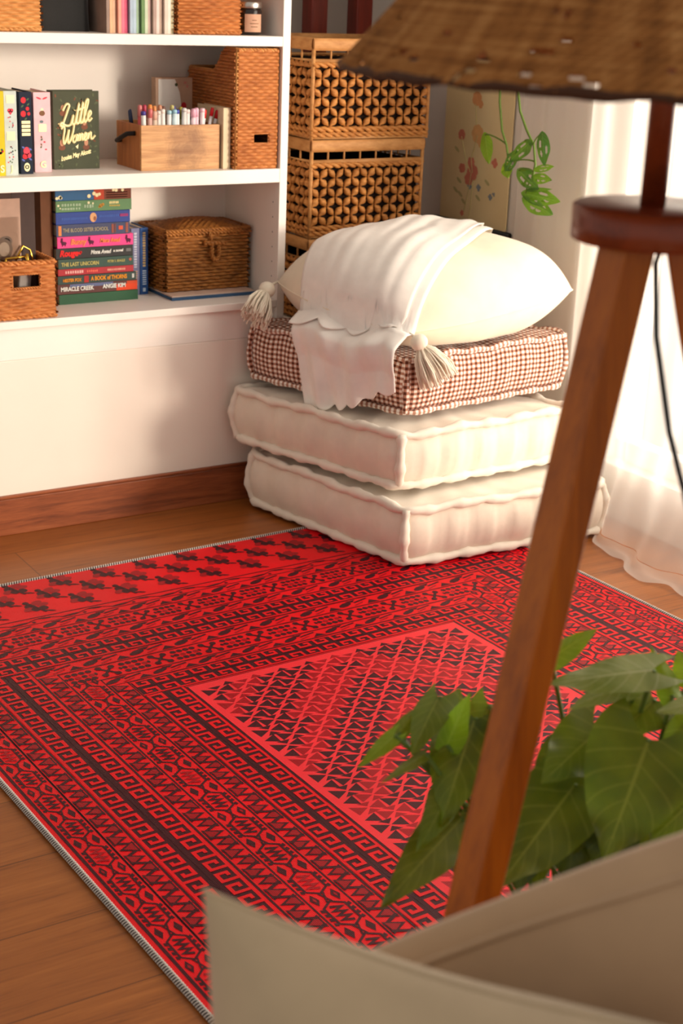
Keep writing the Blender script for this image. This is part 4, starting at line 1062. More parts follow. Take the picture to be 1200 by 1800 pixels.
def tassel(root, knot, bead, dirv, spread, length, seed, n=70):
    rs = random.Random(seed); bead = Vector(bead); d = Vector(dirv).normalized()
    a = d.cross(Vector((.3, 1, .2))).normalized(); b = d.cross(a)
    m = MB()
    for k in range(n):
        an = rs.uniform(0, 2*PI); q = math.sqrt(rs.random()); ln = length*rs.uniform(.86, 1.04)
        o = (a*math.cos(an)+b*math.sin(an)*.75)*q
        p0 = bead+d*.010+o*.009; p3 = bead+d*ln+o*spread+Vector((0, 0, -.012*rs.random()))
        p1 = bead+d*ln*.35+o*spread*.62; p2 = bead+d*ln*.7+o*spread*.9+Vector((rs.uniform(-.004, .004), rs.uniform(-.004, .004), 0))
        m.tube([p0, p1, p2, p3], .0021, 5)
    ob = m.build('tassel', MT['tassel'], root)
    m = MB(); m.ellipsoid(bead, (a*.0225, b*.0225, d*.021), 16, 10); m.tube([bead+d*.012, bead+d*.02], .012, 12); m.tube([Vector(knot), bead-d*.012], .004, 7)
    m.build('tassel_head', MT['tassel'], ob)
k1 = Vector(topf(0, 0)); k2 = Vector(topf(40, 0))
tassel(t, k1, k1+Vector((-.046, -.024, -.014)), (-.55, -.40, -.50), .046, .100, 5, 120)
tassel(t, k2, k2+Vector((.012, -.030, -.020)), (.40, -.30, -.80), .052, .108, 6, 130)

# white throw draped over the pillow and the side of the stack
gtop = .524
bvh = BVHTree.FromPolygons(pv, pf)
def surf(x, y):
    h = bvh.ray_cast(Vector((x, y, 2)), Vector((0, 0, -1)))[0]
    z = h.z if h is not None else -1
    return max(z, gtop if x > 2.0 else -1)
e1, e2 = Vector((1.950, 3.560)), Vector((2.125, 3.060))            # gingham side edge (left-back to front)
ed = (e2-e1).normalized(); en = Vector((ed.y, -ed.x)); en = en if en.x < 0 else -en
def lerp(a, b, t): return a+(b-a)*t
# two border polylines on plan: from behind the crest to the drape edge
Lp = [Vector((2.36, 3.57)), Vector((2.22, 3.535)), Vector((2.10, 3.47)), Vector((2.005, 3.395))]
Rp = [Vector((2.62, 3.42)), Vector((2.51, 3.26)), Vector((2.33, 3.15)), Vector((2.112, 3.052))]
def poly(P, t):
    s = t*(len(P)-1); i = min(int(s), len(P)-2); f = s-i
    p0, p1, p2, p3 = P[max(i-1, 0)], P[i], P[i+1], P[min(i+2, len(P)-1)]
    return .5*((2*p1)+(p2-p0)*f+(2*p0-5*p1+4*p2-p3)*f*f+(3*p1-p0-3*p2+p3)*f**3)
def throw_pt(u, v, off, length):
    """v 0..1 lies on the pillow, 1..2 hangs"""
    fold = .0035*math.sin(u*17+v*2.5)+.0025*math.sin(u*31-v*3+1)
    a = poly(Lp, min(v, 1)); b = poly(Rp, min(v, 1)); p = lerp(a, b, u)
    if v <= 1:
        z = surf(p.x, p.y)
        zz = sum(surf(p.x+.028*math.cos(k*PI/4), p.y+.028*math.sin(k*PI/4)) for k in range(8))/8
        zt = max(z+.002, (z+zz)/2)
        q = lerp(poly(Lp, 1), poly(Rp, 1), u); zend = .555+.012*math.sin(u*9)
        k = max(0, min(1, (v-.62)/.38)); k = k*k*(3-2*k)
        return Vector((p.x, p.y, max(lerp(zt, max(zend, surf(p.x, p.y)), k), z)+off+abs(fold)))
    h = (v-1)*length; u2_ = u+(1-u)*.16*min(1, h/.24); q = lerp(poly(Lp, 1), poly(Rp, 1), u2_); out = .030+off+.010*math.sin(PI*min(1, h/.1))+fold*1.8
    s = min(1, h/.035); ez = .555+.012*math.sin(u*9)
    return Vector((q.x, q.y, ez+off))+Vector((en.x, en.y, 0))*(out*math.sin(s*PI/2))+Vector((0, 0, -h+.0))
m = MB(); NU, NV = 44, 90
def scal(u, k): return .012*abs(math.sin(u*PI*k))
def low(i, j):
    u = i/NU; v = j/NV*2
    L = .262-.125*u-.015*math.sin(u*PI)+scal(u, 6)*1.2
    return throw_pt(u, v, .006, L)
m.grid(low, NU, NV)
def upp(i, j):
    u = i/NU; vm = 1.10-.16*u+.05*abs(math.sin(u*PI*4)); v = j/NV*vm
    a = throw_pt(u*.96-.025, v, .013+.002*math.sin(u*14+v*3), .21)
    return a
m.grid(upp, NU, NV)
o = m.build('throw_blanket', MT['throw_cotton'], solid=.0022); tag(o, 'white scallop-edged cotton throw draped over the cream pillow', 'blanket')

# ------------------------------------------------------------------ rug
RW, RL, RA = 1.645, 2.95, math.radians(2.2)
rm = MB(); RO = Vector((.767, 3.2376, 0)); ca, sa = math.cos(RA), math.sin(RA)
def rp(u, v, z): return (RO.x+u*ca+v*sa, RO.y+u*sa-v*ca, z)
TH = .0060; _pc = 0
RED, FIELD, DARK, MID = 0, 1, 2, 3
def poly2(pts, mi, lv=1):
    A = sum(p[0]*q[1]-q[0]*p[1] for p, q in zip(pts, pts[1:]+pts[:1]))
    if A > 0: pts = pts[::-1]
    global _pc; _pc = (_pc+1) % 15
    rm.add([rp(u, v, TH+.0002*lv+.000012*_pc) for u, v in pts], [list(range(len(pts)))], mi)
def rect(u0, u1, v0, v1, mi, lv=1): poly2([(u0, v0), (u0, v1), (u1, v1), (u1, v0)], mi, lv)
vs = [rp(u, v, z) for z in (0, TH) for u, v in ((0, 0), (0, RL), (RW, RL), (RW, 0))]
rm.add(vs, [(0, 3, 2, 1), (4, 5, 6, 7), (0, 1, 5, 4), (1, 2, 6, 5), (2, 3, 7, 6), (3, 0, 4, 7)], RED)
def lens(cu, cv, a, b, ang, mi, lv=2, n=8):
    c, s = math.cos(ang), math.sin(ang); P = []
    for k in range(n):
        t = 2*PI*k/n; x, y = a*math.cos(t), b*math.sin(t)*(.6+.4*abs(math.sin(t))); P.append((cu+x*c-y*s, cv+x*s+y*c))
    poly2(P, mi, lv)
def stroke(pts, w, mi, lv=2, F=None):
    """mitred band along a polyline"""
    closed = len(pts) > 2 and math.hypot(pts[0][0]-pts[-1][0], pts[0][1]-pts[-1][1]) < 1e-7
    if closed: pts = pts[:-1]
    n = len(pts); Lf, Rt = [], []
    for i in range(n):
        p = pts[i]; a = pts[i-1] if (i or closed) else None; b = pts[(i+1) % n] if (i < n-1 or closed) else None
        d1 = d2 = None
        if a: q = math.hypot(p[0]-a[0], p[1]-a[1]) or 1e-9; d1 = ((p[0]-a[0])/q, (p[1]-a[1])/q)
        if b: q = math.hypot(b[0]-p[0], b[1]-p[1]) or 1e-9; d2 = ((b[0]-p[0])/q, (b[1]-p[1])/q)
        d1 = d1 or d2; d2 = d2 or d1
        mx, my = -(d1[1]+d2[1]), d1[0]+d2[0]; q = math.hypot(mx, my)
        if q < 1e-4: mx, my, q = -d1[1], d1[0], 1
        mx, my = mx/q, my/q; k = min(2.2, 1/max(.3, mx*-d1[1]+my*d1[0]))*w/2
        Lf.append((p[0]+mx*k, p[1]+my*k)); Rt.append((p[0]-mx*k, p[1]-my*k))
    for i in range(n if closed else n-1):
        j = (i+1) % n; P = [Lf[i], Rt[i], Rt[j], Lf[j]]
        poly2([F(*q) for q in P] if F else P, mi, lv)
class Band:
    """local frame: s along the band, w across (0..1 over its width)"""
    def __init__(b, kind, at0, at1, s0, s1, flip=False): b.k, b.a0, b.a1, b.s0, b.s1, b.fl = kind, at0, at1, s0, s1, flip; b.W = at1-at0
    def pt(b, s, w):
        if b.fl: w = b.W-w
        return (b.s0+s, b.a0+w) if b.k == 'h' else (b.a0+w, b.s0+s)
    def P(b, pts, mi, lv=2): poly2([b.pt(*q) for q in pts], mi, lv)
    def S(b, pts, wd, mi, lv=2): stroke(pts, wd, mi, lv, F=b.pt)
    def L(b): return b.s1-b.s0
    def lines(b, both=True, d=.0028):
        for w in ((0, b.W) if both else (0,)): b.P([(0, w-d/2), (0, w+d/2), (b.L(), w+d/2), (b.L(), w-d/2)], DARK, 1)
    def lens(b, s, w, a, c, ang, mi, lv=2, n=8):
        co, si = math.cos(ang), math.sin(ang); b.P([(s+a*math.cos(2*PI*k/n)*co-c*math.sin(2*PI*k/n)*si, w+a*math.cos(2*PI*k/n)*si+c*math.sin(2*PI*k/n)*co) for k in range(n)], mi, lv)
def hooks(b, per):
    th_ = .15 if b.k == 'h' else .185
    W = b.W; n = int(b.L()/per); per = b.L()/n
    b.P([(0, W*.05), (0, W*.95), (b.L(), W*.95), (b.L(), W*.05)], DARK, 1)
    t = per*th_
    for k in range(n):
        s = k*per
        for side in (0, 1):
            f = (lambda x: x) if side == 0 else (lambda x: W-x)
            g = (lambda x: s+x) if side == 0 else (lambda x: s+per-x)
            pts = [(g(per*.14), f(W*.07)), (g(per*.14), f(W*.37)), (g(per*.72), f(W*.37)), (g(per*.72), f(W*.19)), (g(per*.46), f(W*.19))]
            b.S(pts, t, RED, 3)
    b.P([(0, W*.49), (0, W*.51), (b.L(), W*.51), (b.L(), W*.49)], DARK, 2)
    b.P([(0, W*.03), (0, W*.09), (b.L(), W*.09), (b.L(), W*.03)], RED, 2); b.P([(0, W*.91), (0, W*.97), (b.L(), W*.97), (b.L(), W*.91)], RED, 2)
def tris(b, per):
    W = b.W; n = int(b.L()/per); per = b.L()/n; b.lines()
    for k in range(n):
        s = k*per
        def tri(c, up):
            h0, h1 = (.09*W, .91*W) if up else (.91*W, .09*W); a = per*.27
            b.P([(c-a, h0), (c+a, h0), (c, h1)], DARK, 2)
            hm = lerp(h0, h1, .10); hn = lerp(h0, h1, .72)
            b.P([(c-a*.72, hm), (c+a*.72, hm), (c, hn)], MID, 3)
        tri(s+per*.25, True); tri(s+per*.75, False)
        for c, sg in ((s+per*.5, 1), (s+per*1.0, -1)):
            b.S([(c-sg*per*.125, W*.09), (c+sg*per*.125, W*.91)], per*.10, DARK, 3)
def hexes(b, per):
    W = b.W; n = int(b.L()/per); per = b.L()/n; b.lines(); c = W/2
    for k in range(n):
        s = k*per+per*.5; a, h = per*.37, W*.30
        hx = [(s-a, c), (s-a*.62, c-h), (s+a*.62, c-h), (s+a, c), (s+a*.62, c+h), (s-a*.62, c+h), (s-a, c)]
        b.S(hx, W*.07, DARK, 2)
        z = [(s-a*.62+a*1.24*q/7, c+(h*.44 if q % 2 else -h*.44)) for q in range(8)]
        b.S(z, W*.10, DARK if k % 4 else MID, 3)
        x = k*per
        for w in (W*.20, W*.80):
            b.P([(x-per*.17, w+.02*W), (x-per*.02, w-W*.115), (x+per*.17, w-.02*W), (x+per*.02, w+W*.115)], DARK, 2)
            if k % 3 == 0: b.P([(x-per*.07, w), (x, w-W*.045), (x+per*.07, w), (x, w+W*.045)], MID, 3)
        b.S([(x-per*.14, c-W*.07), (x+per*.14, c+W*.07)], W*.055, DARK, 2); b.S([(x-per*.14, c+W*.07), (x+per*.14, c-W*.07)], W*.055, DARK, 3)
        for w, sg in ((W*.135, -1), (W*.865, 1)):
            for q in range(4):
                y = s-a*.50+q*a*.36
                b.P([(y-a*.13, w+sg*W*.045), (y+a*.10, w+sg*W*.07), (y+a*.16, w-sg*W*.02), (y-a*.05, w-sg*W*.05)], DARK, 2)
def leaves(b, per):
    W = b.W; n = int(b.L()/per); per = b.L()/n; b.lines(d=.002)
    for k in range(n):
        s = k*per
        b.lens(s+per*.18, W*.5, per*.19, W*.24, -.36, DARK, 2); b.S([(s+per*.36, W*.84), (s+per*.62, W*.58)], W*.12, MID, 2); b.S([(s+per*.42, W*.46), (s+per*.80, W*.20)], W*.15, DARK, 2)
        b.P([(s+per*.68, W*.90), (s+per*.99, W*.90), (s+per*.82, W*.44)], DARK, 2); b.P([(s+per*.26, W*.10), (s+per*.52, W*.10), (s+per*.40, W*.38)], DARK, 2)
def rosettes(b, per):
    W = b.W; n = int(b.L()/per); per = b.L()/n; b.lines(d=.002); c = W/2
    for k in range(n):
        s = k*per+per*.30
        for q in range(4):
            x = s+(q-1.5)*per*.125
            b.lens(x, c-W*.27, per*.06, W*.115, .2, DARK, 2, 7); b.lens(x, c+W*.27, per*.06, W*.115, .2, DARK, 2, 7)
            b.lens(x, c+W*.02*(q % 2), per*.055, W*.105, 0, MID if q % 2 else DARK, 2, 7)
        b.lens(s-per*.27, c, per*.03, W*.10, 0, DARK, 2, 7); b.lens(s+per*.27, c, per*.03, W*.10, 0, DARK, 2, 7)
        x = k*per+per*.80
        b.S([(x-per*.15, c-W*.34), (x+per*.15, c+W*.34)], W*.11, DARK, 2); b.S([(x-per*.13, c+W*.30), (x+per*.13, c-W*.30)], W*.11, DARK, 3)
        for p, q in ((-.12, -.30), (.12, .30), (-.11, .26), (.11, -.26)): b.lens(x+p*per, c+q*W, per*.065, W*.14, .4, DARK, 3, 6)
def vine(b, per):
    W = b.W; n = int(b.L()/per); per = b.L()/n; b.lines(d=.003)
    for k in range(n):
        s = k*per; pts = [(s+per*q/8, W*(.5+.28*math.sin(2*PI*q/8))) for q in range(9)]; b.S(pts, W*.10, DARK, 2)
        b.lens(s+per*.28, W*.66, per*.20, W*.14, -.12, DARK, 2); b.lens(s+per*.78, W*.34, per*.14, W*.12, .2, DARK, 2); b.lens(s+per*.55, W*.72, per*.04, W*.14, 0, DARK, 2, 6)
# end bands (both ends, mirrored) and side bands (both sides, mirrored)
ends = [(vine, .2150, .2470, .115, .019), (leaves, .2480, .2860, .105, .019), (rosettes, .2885, .3480, .112, .019), (leaves, .3510, .3890, .105, .077), (hooks, .3920, .4690, .0425, .118),
        (leaves, .4720, .5120, .105, .225), (rosettes, .5150, .5780, .112, .270), (leaves, .5810, .6140, .105, .336), (hooks, .6170, .6890, .0425, .382)]
for fn, v0, v1, per, ui in ends:
    for mirror in (0, 1):
        if not mirror: b = Band('h', v0, v1, ui, RW-ui)
        else: b = Band('h', RL-v1, RL-v0, ui, RW-ui, True)
        fn(b, per)
        if fn is hooks: b.lines(d=.0022)
sides = [(hexes, .019, .075, .0965, .3485), (tris, .0765, .1165, .067, .3895), (hooks, .1185, .2230, .0385, .4695), (tris, .2250, .2690, .067, .5125), (hexes, .2700, .3360, .0965, .5785), (tris, .3370, .3795, .067, .6145), (hooks, .3815, .4720, .0385, .6895)]
for fn, u0, u1, per, v0 in sides:
    for mirror in (0, 1):
        b = Band('v', u0, u1, v0, RL-v0) if not mirror else Band('v', RW-u1, RW-u0, v0, RL-v0, True)
        fn(b, per)
        if fn is hooks: b.lines(d=.003)
rect(.014, .0175, .01, RL-.01, DARK); rect(RW-.0175, RW-.014, .01, RL-.01, DARK)
for v in (.2125, RL-.2155): rect(.018, RW-.018, v, v+.0025, DARK)
# field
f0, f1, g0, g1 = .4735, RW-.4735, .6935, RL-.6935
rect(f0, f1, g0, g1, DARK, 1); rect(f0+.0028, f1-.0028, g0+.0028, g1-.0028, FIELD, 2)
du, dv = .0664, .0338; uc, vc = RW/2, g0+.60; nr = int((g1-g0)/dv)
def ftri(P, mi):
    if all(f0+.004 < p[0] < f1-.004 and g0+.003 < p[1] < g1-.003 for p in P): poly2(P, mi, 3)
for j in range(0, nr+1):
    v = g0+.012+j*dv
    for i in range(-7, 8):
        u = uc+(i+(.5 if j % 2 else 0))*du
        d = (abs(u-uc)+.0*du)/du+abs(v-vc)/(dv*2.1)
        q = (d+.15) % 3.2; mi = MID if 1.1 < q < 2.2 else DARK
        jt = lambda: R.uniform(-.0012, .0012)
        for sg in (-1, 1):
            ftri([(u+sg*(.0315+jt()), v-.0158*1.02+jt()+sg*.001), (u+sg*(.0295+jt()), v+.0162+jt()+sg*.001), (u+sg*.0014, v+jt()*.4)], mi)
            ftri([(u-.0142+jt(), v+sg*.0186+jt()), (u+.0142+jt(), v+sg*.0178+jt()), (u+jt()*.5, v+sg*.0040)], mi)
# bird-like sprigs on the plain end panels
for end in (0, 1):
    for k, vrow in enumerate((.034, .092, .152, .0)):
        if k == 3: continue
        for i in range(-1, 17):
            u = .03+i*.114-(k % 3)*.056; 
            if u < .04 or u > RW-.04: continue
            v = vrow+.006; Q = lambda a, b: (u+a, (v+b) if not end else RL-(v+b))
            sgn = 1 if not end else -1
            for a, b, la, lb, an, mi in ((-.012, -.004, .017, .007, -.5, DARK), (-.020, .004, .015, .006, -.25, MID), (-.006, .006, .013, .006, .9, DARK), (.008, -.010, .018, .006, -.35, MID), (.018, -.004, .015, .006, -.1, MID), (.012, .006, .012, .007, .2, DARK), (-.014, -.014, .008, .005, .2, DARK), (.020, .016, .013, .0022, .25, DARK)):
                q = Q(a*1.05, b*2.1); lens(q[0], q[1], la*1.0, lb*1.9, an*2.0*sgn, mi, 2)
            stroke([Q(-.016, -.034), Q(-.002, 0), Q(.010, .036)], .0075, DARK, 3)
rug = rm.build('rug', [MT['rug_red'], MT['rug_field'], MT['rug_dark'], MT['rug_mid']], smooth=False, origin=(RO.x+RW/2, RO.y-RL/2, 0))
tag(rug, 'red and maroon patterned oriental rug on the wooden floor', 'rug')
m = MB(); e = .0035
def side_edge(pts):
    pts = [Vector(rp(u, v, .0042)) for u, v in pts]; Ls = (pts[1]-pts[0]).length; n = int(Ls/.0062)
    m.tube([pts[0]+(pts[1]-pts[0])*k/60 for k in range(61)], .0052, 8, 0)
    d = (pts[1]-pts[0]).normalized(); x = Vector((d.y, -d.x, 0))
    for k in range(n):
        c = pts[0]+(pts[1]-pts[0])*((k+.5)/n)
        m.tube([c-x*.0058+d*.0025, c+Vector((0, 0, .0056)), c+x*.0058-d*.0025], .0018, 5, 1)
for pts in (((0, 0), (0, RL)), ((RW, 0), (RW, RL)), ((0, 0), (RW, 0)), ((0, RL), (RW, RL))): side_edge(pts)
m.build('serged_edge', [MT['rug_serge_dark'], MT['rug_serge']], rug, label='grey whip-stitched edge')

# ------------------------------------------------------------------ tripod floor lamp
LX, LY = .974, 1.031
t = thing('floor_lamp', 'wooden tripod floor lamp with woven cone shade', 'lamp', (LX, LY, .007))
ZD0, ZD1 = 1.183, 1.216
m = MB(); m.lathe((LX, LY, ZD0), [(0, 0), (.068, 0), (.0715, .002), (.0715, ZD1-ZD0-.002), (.068, ZD1-ZD0), (0, ZD1-ZD0)], 48); d_ = m.build('top_disc', MT['lamp_wood_flat'], t)
m = MB(); m.tube([(LX, LY, ZD1-.002), (LX, LY, 1.48)], .0118, 20); m.build('post', MT['lamp_wood_flat'], t)
def leg(ang, slope, r0=.036, w=.0185, tw=0):
    dx, dy = math.cos(ang), math.sin(ang)
    top = Vector((LX+dx*r0, LY+dy*r0, ZD0+.004)); h = top.z-.010
    bot = Vector((LX+dx*(r0+slope*h), LY+dy*(r0+slope*h), .008))
    ax = (bot-top).normalized(); s1 = Vector((-dy, dx, 0)); s2 = ax.cross(s1).normalized()
    m = MB(); vs = []
    for p, k in ((top, 1.0), (bot, .92)):
        for a, b in ((-1, -1), (1, -1), (1, 1), (-1, 1)):
            q = p+s1*(a*w*k*math.cos(tw)-b*w*k*math.sin(tw))+s2*(a*w*k*math.sin(tw)+b*w*k*math.cos(tw))
            q = q-ax*((q.z-p.z)/ax.z); vs.append(q)
    m.add(vs, [(0, 1, 2, 3), (7, 6, 5, 4), (0, 4, 5, 1), (1, 5, 6, 2), (2, 6, 7, 3), (3, 7, 4, 0)])
    o = m.build('leg', MT['lamp_wood'], t, smooth=False, bevel=.003); return o
A1 = math.radians(197)
LEGS = [(A1, .27), (A1+math.radians(119), .255), (A1-math.radians(121), .27)]
for a, s in LEGS: leg(a, s, tw=.23)
# woven shade
SZ0, SZ1, SR0, SR1 = 1.327, 1.585, .286, .055
m = MB(); NA, NH = 300, 64
def shP(i, j):
    a = 2*PI*i/NA; q = j/NH; r_ = SR0+(SR1-SR0)*q+.0016*math.cos(PI*i)*math.cos(PI*j)+.002*math.sin(a*19)
    return (LX+r_*math.cos(a), LY+r_*math.sin(a), SZ0+(SZ1-SZ0)*q)
rs = random.Random(3); holes = {(rs.randrange(NA), int(NH*rs.random()**1.4)) for _ in range(330)} | {(a_+d_, h_) for a_, h_ in ((rs.randrange(NA), rs.randrange(1, 10)) for _ in range(60)) for d_ in (0, 1)}
m.grid(shP, NA, NH, uvf=lambda i, j: (i/NA, j/NH), closed_u=True, skip=lambda i, j: (i, j) in holes)
sh = m.build('lamp_shade', MT['shade'], t, solid=.003)
m = MB(); m.tube([(LX+SR0*math.cos(2*PI*k/120), LY+SR0*math.sin(2*PI*k/120), SZ0+.001*math.sin(k*1.7)) for k in range(120)], .0042, 8, closed=True, rf=lambda q, i: .0036*(1+.4*math.sin(i*.9)*math.sin(i*.37)))
m.tube([(LX+SR1*math.cos(2*PI*k/60), LY+SR1*math.sin(2*PI*k/60), SZ1) for k in range(60)], .004, 8, closed=True)
m.build('rim_binding', plain('dark_twine', (70, 40, 22), .8), sh)
m = MB()
for k in range(3):
    a = 2*PI*k/3; m.tube([(LX, LY, 1.50), (LX+SR1*math.cos(a), LY+SR1*math.sin(a), SZ1-.002)], .002, 6)
m.lathe((LX, LY, 1.44), [(0, 0), (.02, 0), (.02, .05), (.015, .06), (0, .06)], 20)
m.build('socket', MT['black_plastic'], t)
m = MB(); m.lathe((LX, LY, 1.497), [(0, 0), (.012, .002), (.014, .014), (.026, .035), (.028, .05), (.02, .068), (0, .076)], 20); m.build('bulb', plain('frosted_bulb', (236, 230, 220), .4), t)
m = MB(); m.tube([(.945, .985, 1.184), (.922, .965, 1.178), (.908, .94, 1.12), (.905, .909, 1.044), (.908, .888, .999), (.95, .88, .88), (1.05, .92, .60), (1.11, .90, .30), (1.16, .86, .012)], .0026, 8)
m.build('power_cord', MT['black_plastic'], t)

# ------------------------------------------------------------------ leaves
def leaf(root, base, tip, nrm, W, mat, curl=.12, fold=.15, lobe=.28, holes=None, seed=0, nl=16, nw=8, name='leaf', shape=0):
    rs = random.Random(seed); base, tip = Vector(base), Vector(tip); d = tip-base; L = d.length; d.normalize()
    n = Vector(nrm); n = (n-d*n.dot(d)).normalized(); s = d.cross(n); ph = rs.uniform(0, 6)
    def prof(t):
        if shape == 1: return max(.0, math.sin(PI*min(1, t**.75)))**.85
        return max(.0, (math.sin(PI*min(1, (t*.93+.07)**.62))**.9)*(1-.25*t))
    def P(i, j):
        t = i/nl; v = 2*j/nw-1; w = W*.5*prof(t)
        al = t*L-lobe*L*abs(v)**1.6*(1-t)**3
        z = -fold*abs(v)*w+.05*W*math.sin(t*9+ph)*abs(v)**2+.03*W*math.cos(t*17+ph*2)*abs(v)**2-curl*L*(t*t-.3*t)
        return base+d*al+s*(v*w)+n*z
    m = MB()
    def skip(i, j):
        if not holes: return False
        t = (i+.5)/nl; v = 2*(j+.5)/nw-1
        return any(((t-a)/c)**2+((v-b)/e)**2 < 1 for a, b, c, e in holes)
    m.grid(P, nl, nw, uvf=lambda i, j: (i/nl, 2*j/nw-1), skip=skip if holes else None)
    return m.build(name, mat, root)
def bez(a, b, c, d, n=10):
    a, b, c, d = map(Vector, (a, b, c, d)); return [a*(1-t)**3+b*3*t*(1-t)**2+c*3*t*t*(1-t)+d*t**3 for t in [k/n for k in range(n+1)]]
t = thing('potted_plant', 'broad-leaved green potted plant behind the wooden lamp leg', 'plant', (1.075, 1.15, .007))
PX, PY, PZ = 1.075, 1.15, .30
m = MB(); m.lathe((PX, PY, .007), [(0, 0), (.075, 0), (.08, .01), (.098, .27), (.104, .272), (.104, .298), (.094, .298), (.09, .27), (.085, .25)], 40); m.build('pot', MT['pot'], t)
m = MB(); m.lathe((PX, PY, .27), [(0, .006), (.05, .004), (.089, 0)], 30); m.build('soil', MT['soil'], t)
LEAVES = [
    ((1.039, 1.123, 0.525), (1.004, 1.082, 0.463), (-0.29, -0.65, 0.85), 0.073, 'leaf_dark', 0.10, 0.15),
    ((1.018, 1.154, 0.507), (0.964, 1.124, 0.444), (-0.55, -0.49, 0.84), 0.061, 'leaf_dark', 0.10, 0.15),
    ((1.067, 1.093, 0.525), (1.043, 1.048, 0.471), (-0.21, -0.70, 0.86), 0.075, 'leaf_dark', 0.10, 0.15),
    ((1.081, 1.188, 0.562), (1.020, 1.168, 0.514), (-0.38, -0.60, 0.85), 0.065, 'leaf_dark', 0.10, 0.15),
    ((0.875, 1.248, 0.604), (0.816, 1.229, 0.589), (-0.12, -0.75, 0.86), 0.021, 'leaf_young', 0.10, 0.30),
    ((0.945, 1.264, 0.629), (0.877, 1.219, 0.598), (-0.63, -0.44, 0.84), 0.048, 'leaf', 0.15, 0.25),
    ((0.889, 1.261, 0.597), (0.930, 1.271, 0.624), (-0.21, -0.70, 0.86), 0.022, 'leaf', 0.20, 0.50),
    ((0.934, 1.228, 0.587), (0.951, 1.219, 0.651), (-0.55, -0.49, 0.84), 0.036, 'leaf_young', 0.15, 0.35),
    ((0.901, 1.223, 0.586), (0.826, 1.196, 0.586), (-0.38, -0.60, 0.85), 0.016, 'leaf', 0.10, 0.30),
    ((0.982, 1.242, 0.603), (0.884, 1.164, 0.539), (-0.55, -0.49, 0.84), 0.095, 'leaf', 0.10, 0.20),
    ((1.004, 1.245, 0.613), (0.967, 1.223, 0.566), (-0.12, -0.75, 0.86), 0.046, 'leaf', 0.10, 0.20),
    ((0.918, 1.197, 0.548), (0.850, 1.153, 0.518), (-0.04, -0.81, 0.86), 0.041, 'leaf', 0.10, 0.20),
    ((0.930, 1.188, 0.514), (0.788, 1.127, 0.485), (-0.29, -0.65, 0.85), 0.069, 'leaf', 0.08, 0.12),
    ((0.969, 1.197, 0.505), (0.897, 1.148, 0.458), (-0.63, -0.44, 0.84), 0.057, 'leaf', 0.10, 0.15),
    ((1.060, 1.210, 0.675), (1.124, 1.206, 0.704), (-0.29, -0.65, 0.85), 0.033, 'leaf_young', 0.15, 0.30),
    ((1.131, 1.118, 0.684), (0.993, 1.135, 0.694), (-0.38, -0.60, 0.85), 0.051, 'leaf_pale', 0.12, 0.18),
    ((1.127, 1.138, 0.664), (1.033, 1.142, 0.652), (-0.63, -0.44, 0.84), 0.038, 'leaf_pale', 0.12, 0.20),
    ((1.145, 1.099, 0.658), (1.149, 1.140, 0.704), (-0.21, -0.70, 0.86), 0.032, 'leaf_young', 0.20, 0.30),
    ((1.179, 1.107, 0.670), (1.184, 1.138, 0.691), (-0.55, -0.49, 0.84), 0.039, 'leaf_young', 0.20, 0.30),
    ((1.156, 1.068, 0.662), (1.100, 1.077, 0.659), (-0.38, -0.60, 0.85), 0.025, 'leaf_pale', 0.10, 0.20),
    ((1.089, 1.072, 0.629), (0.992, 1.020, 0.536), (-0.38, -0.60, 0.85), 0.131, 'leaf', 0.10, 0.10),
    ((1.080, 1.144, 0.608), (0.985, 1.119, 0.583), (-0.29, -0.65, 0.85), 0.079, 'leaf', 0.12, 0.15),
    ((1.038, 1.126, 0.560), (0.891, 1.070, 0.504), (-0.38, -0.60, 0.85), 0.102, 'leaf', 0.06, 0.10),
    ((1.085, 1.141, 0.547), (1.015, 1.090, 0.499), (-0.21, -0.70, 0.86), 0.077, 'leaf', 0.10, 0.15),
    ((1.147, 1.127, 0.640), (1.086, 1.118, 0.615), (-0.63, -0.44, 0.84), 0.070, 'leaf', 0.10, 0.15),
    ((1.148, 1.059, 0.628), (1.089, 1.023, 0.570), (-0.55, -0.49, 0.84), 0.074, 'leaf', 0.10, 0.15),
    ((1.158, 1.049, 0.559), (1.073, 1.038, 0.524), (-0.21, -0.70, 0.86), 0.066, 'leaf', 0.10, 0.20),
    ((1.125, 1.104, 0.518), (1.117, 1.042, 0.480), (-0.21, -0.70, 0.86), 0.071, 'leaf', 0.10, 0.20),
    ((1.029, 1.158, 0.502), (0.984, 1.115, 0.450), (-0.55, -0.49, 0.84), 0.058, 'leaf', 0.10, 0.20),
    ((1.032, 1.233, 0.567), (0.992, 1.185, 0.513), (-0.21, -0.70, 0.86), 0.059, 'leaf', 0.10, 0.20),
    ((1.101, 1.121, 0.494), (1.061, 1.087, 0.442), (-0.38, -0.60, 0.85), 0.071, 'leaf', 0.10, 0.20),
]
for k, (b_, tp, n_, wd, mt, cu, fo) in enumerate(LEAVES):
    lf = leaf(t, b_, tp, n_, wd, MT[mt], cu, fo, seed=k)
    m = MB(); a0 = Vector((PX+R.uniform(-.04, .04), PY+R.uniform(-.04, .04), PZ-.03)); bb = Vector(b_)
    m.tube(bez(a0, a0+Vector((0, 0, .12)), bb+Vector((0, 0, .02))*1+(a0-bb)*.25, bb), .0028, 6); m.build('stem', MT['stem'], t)

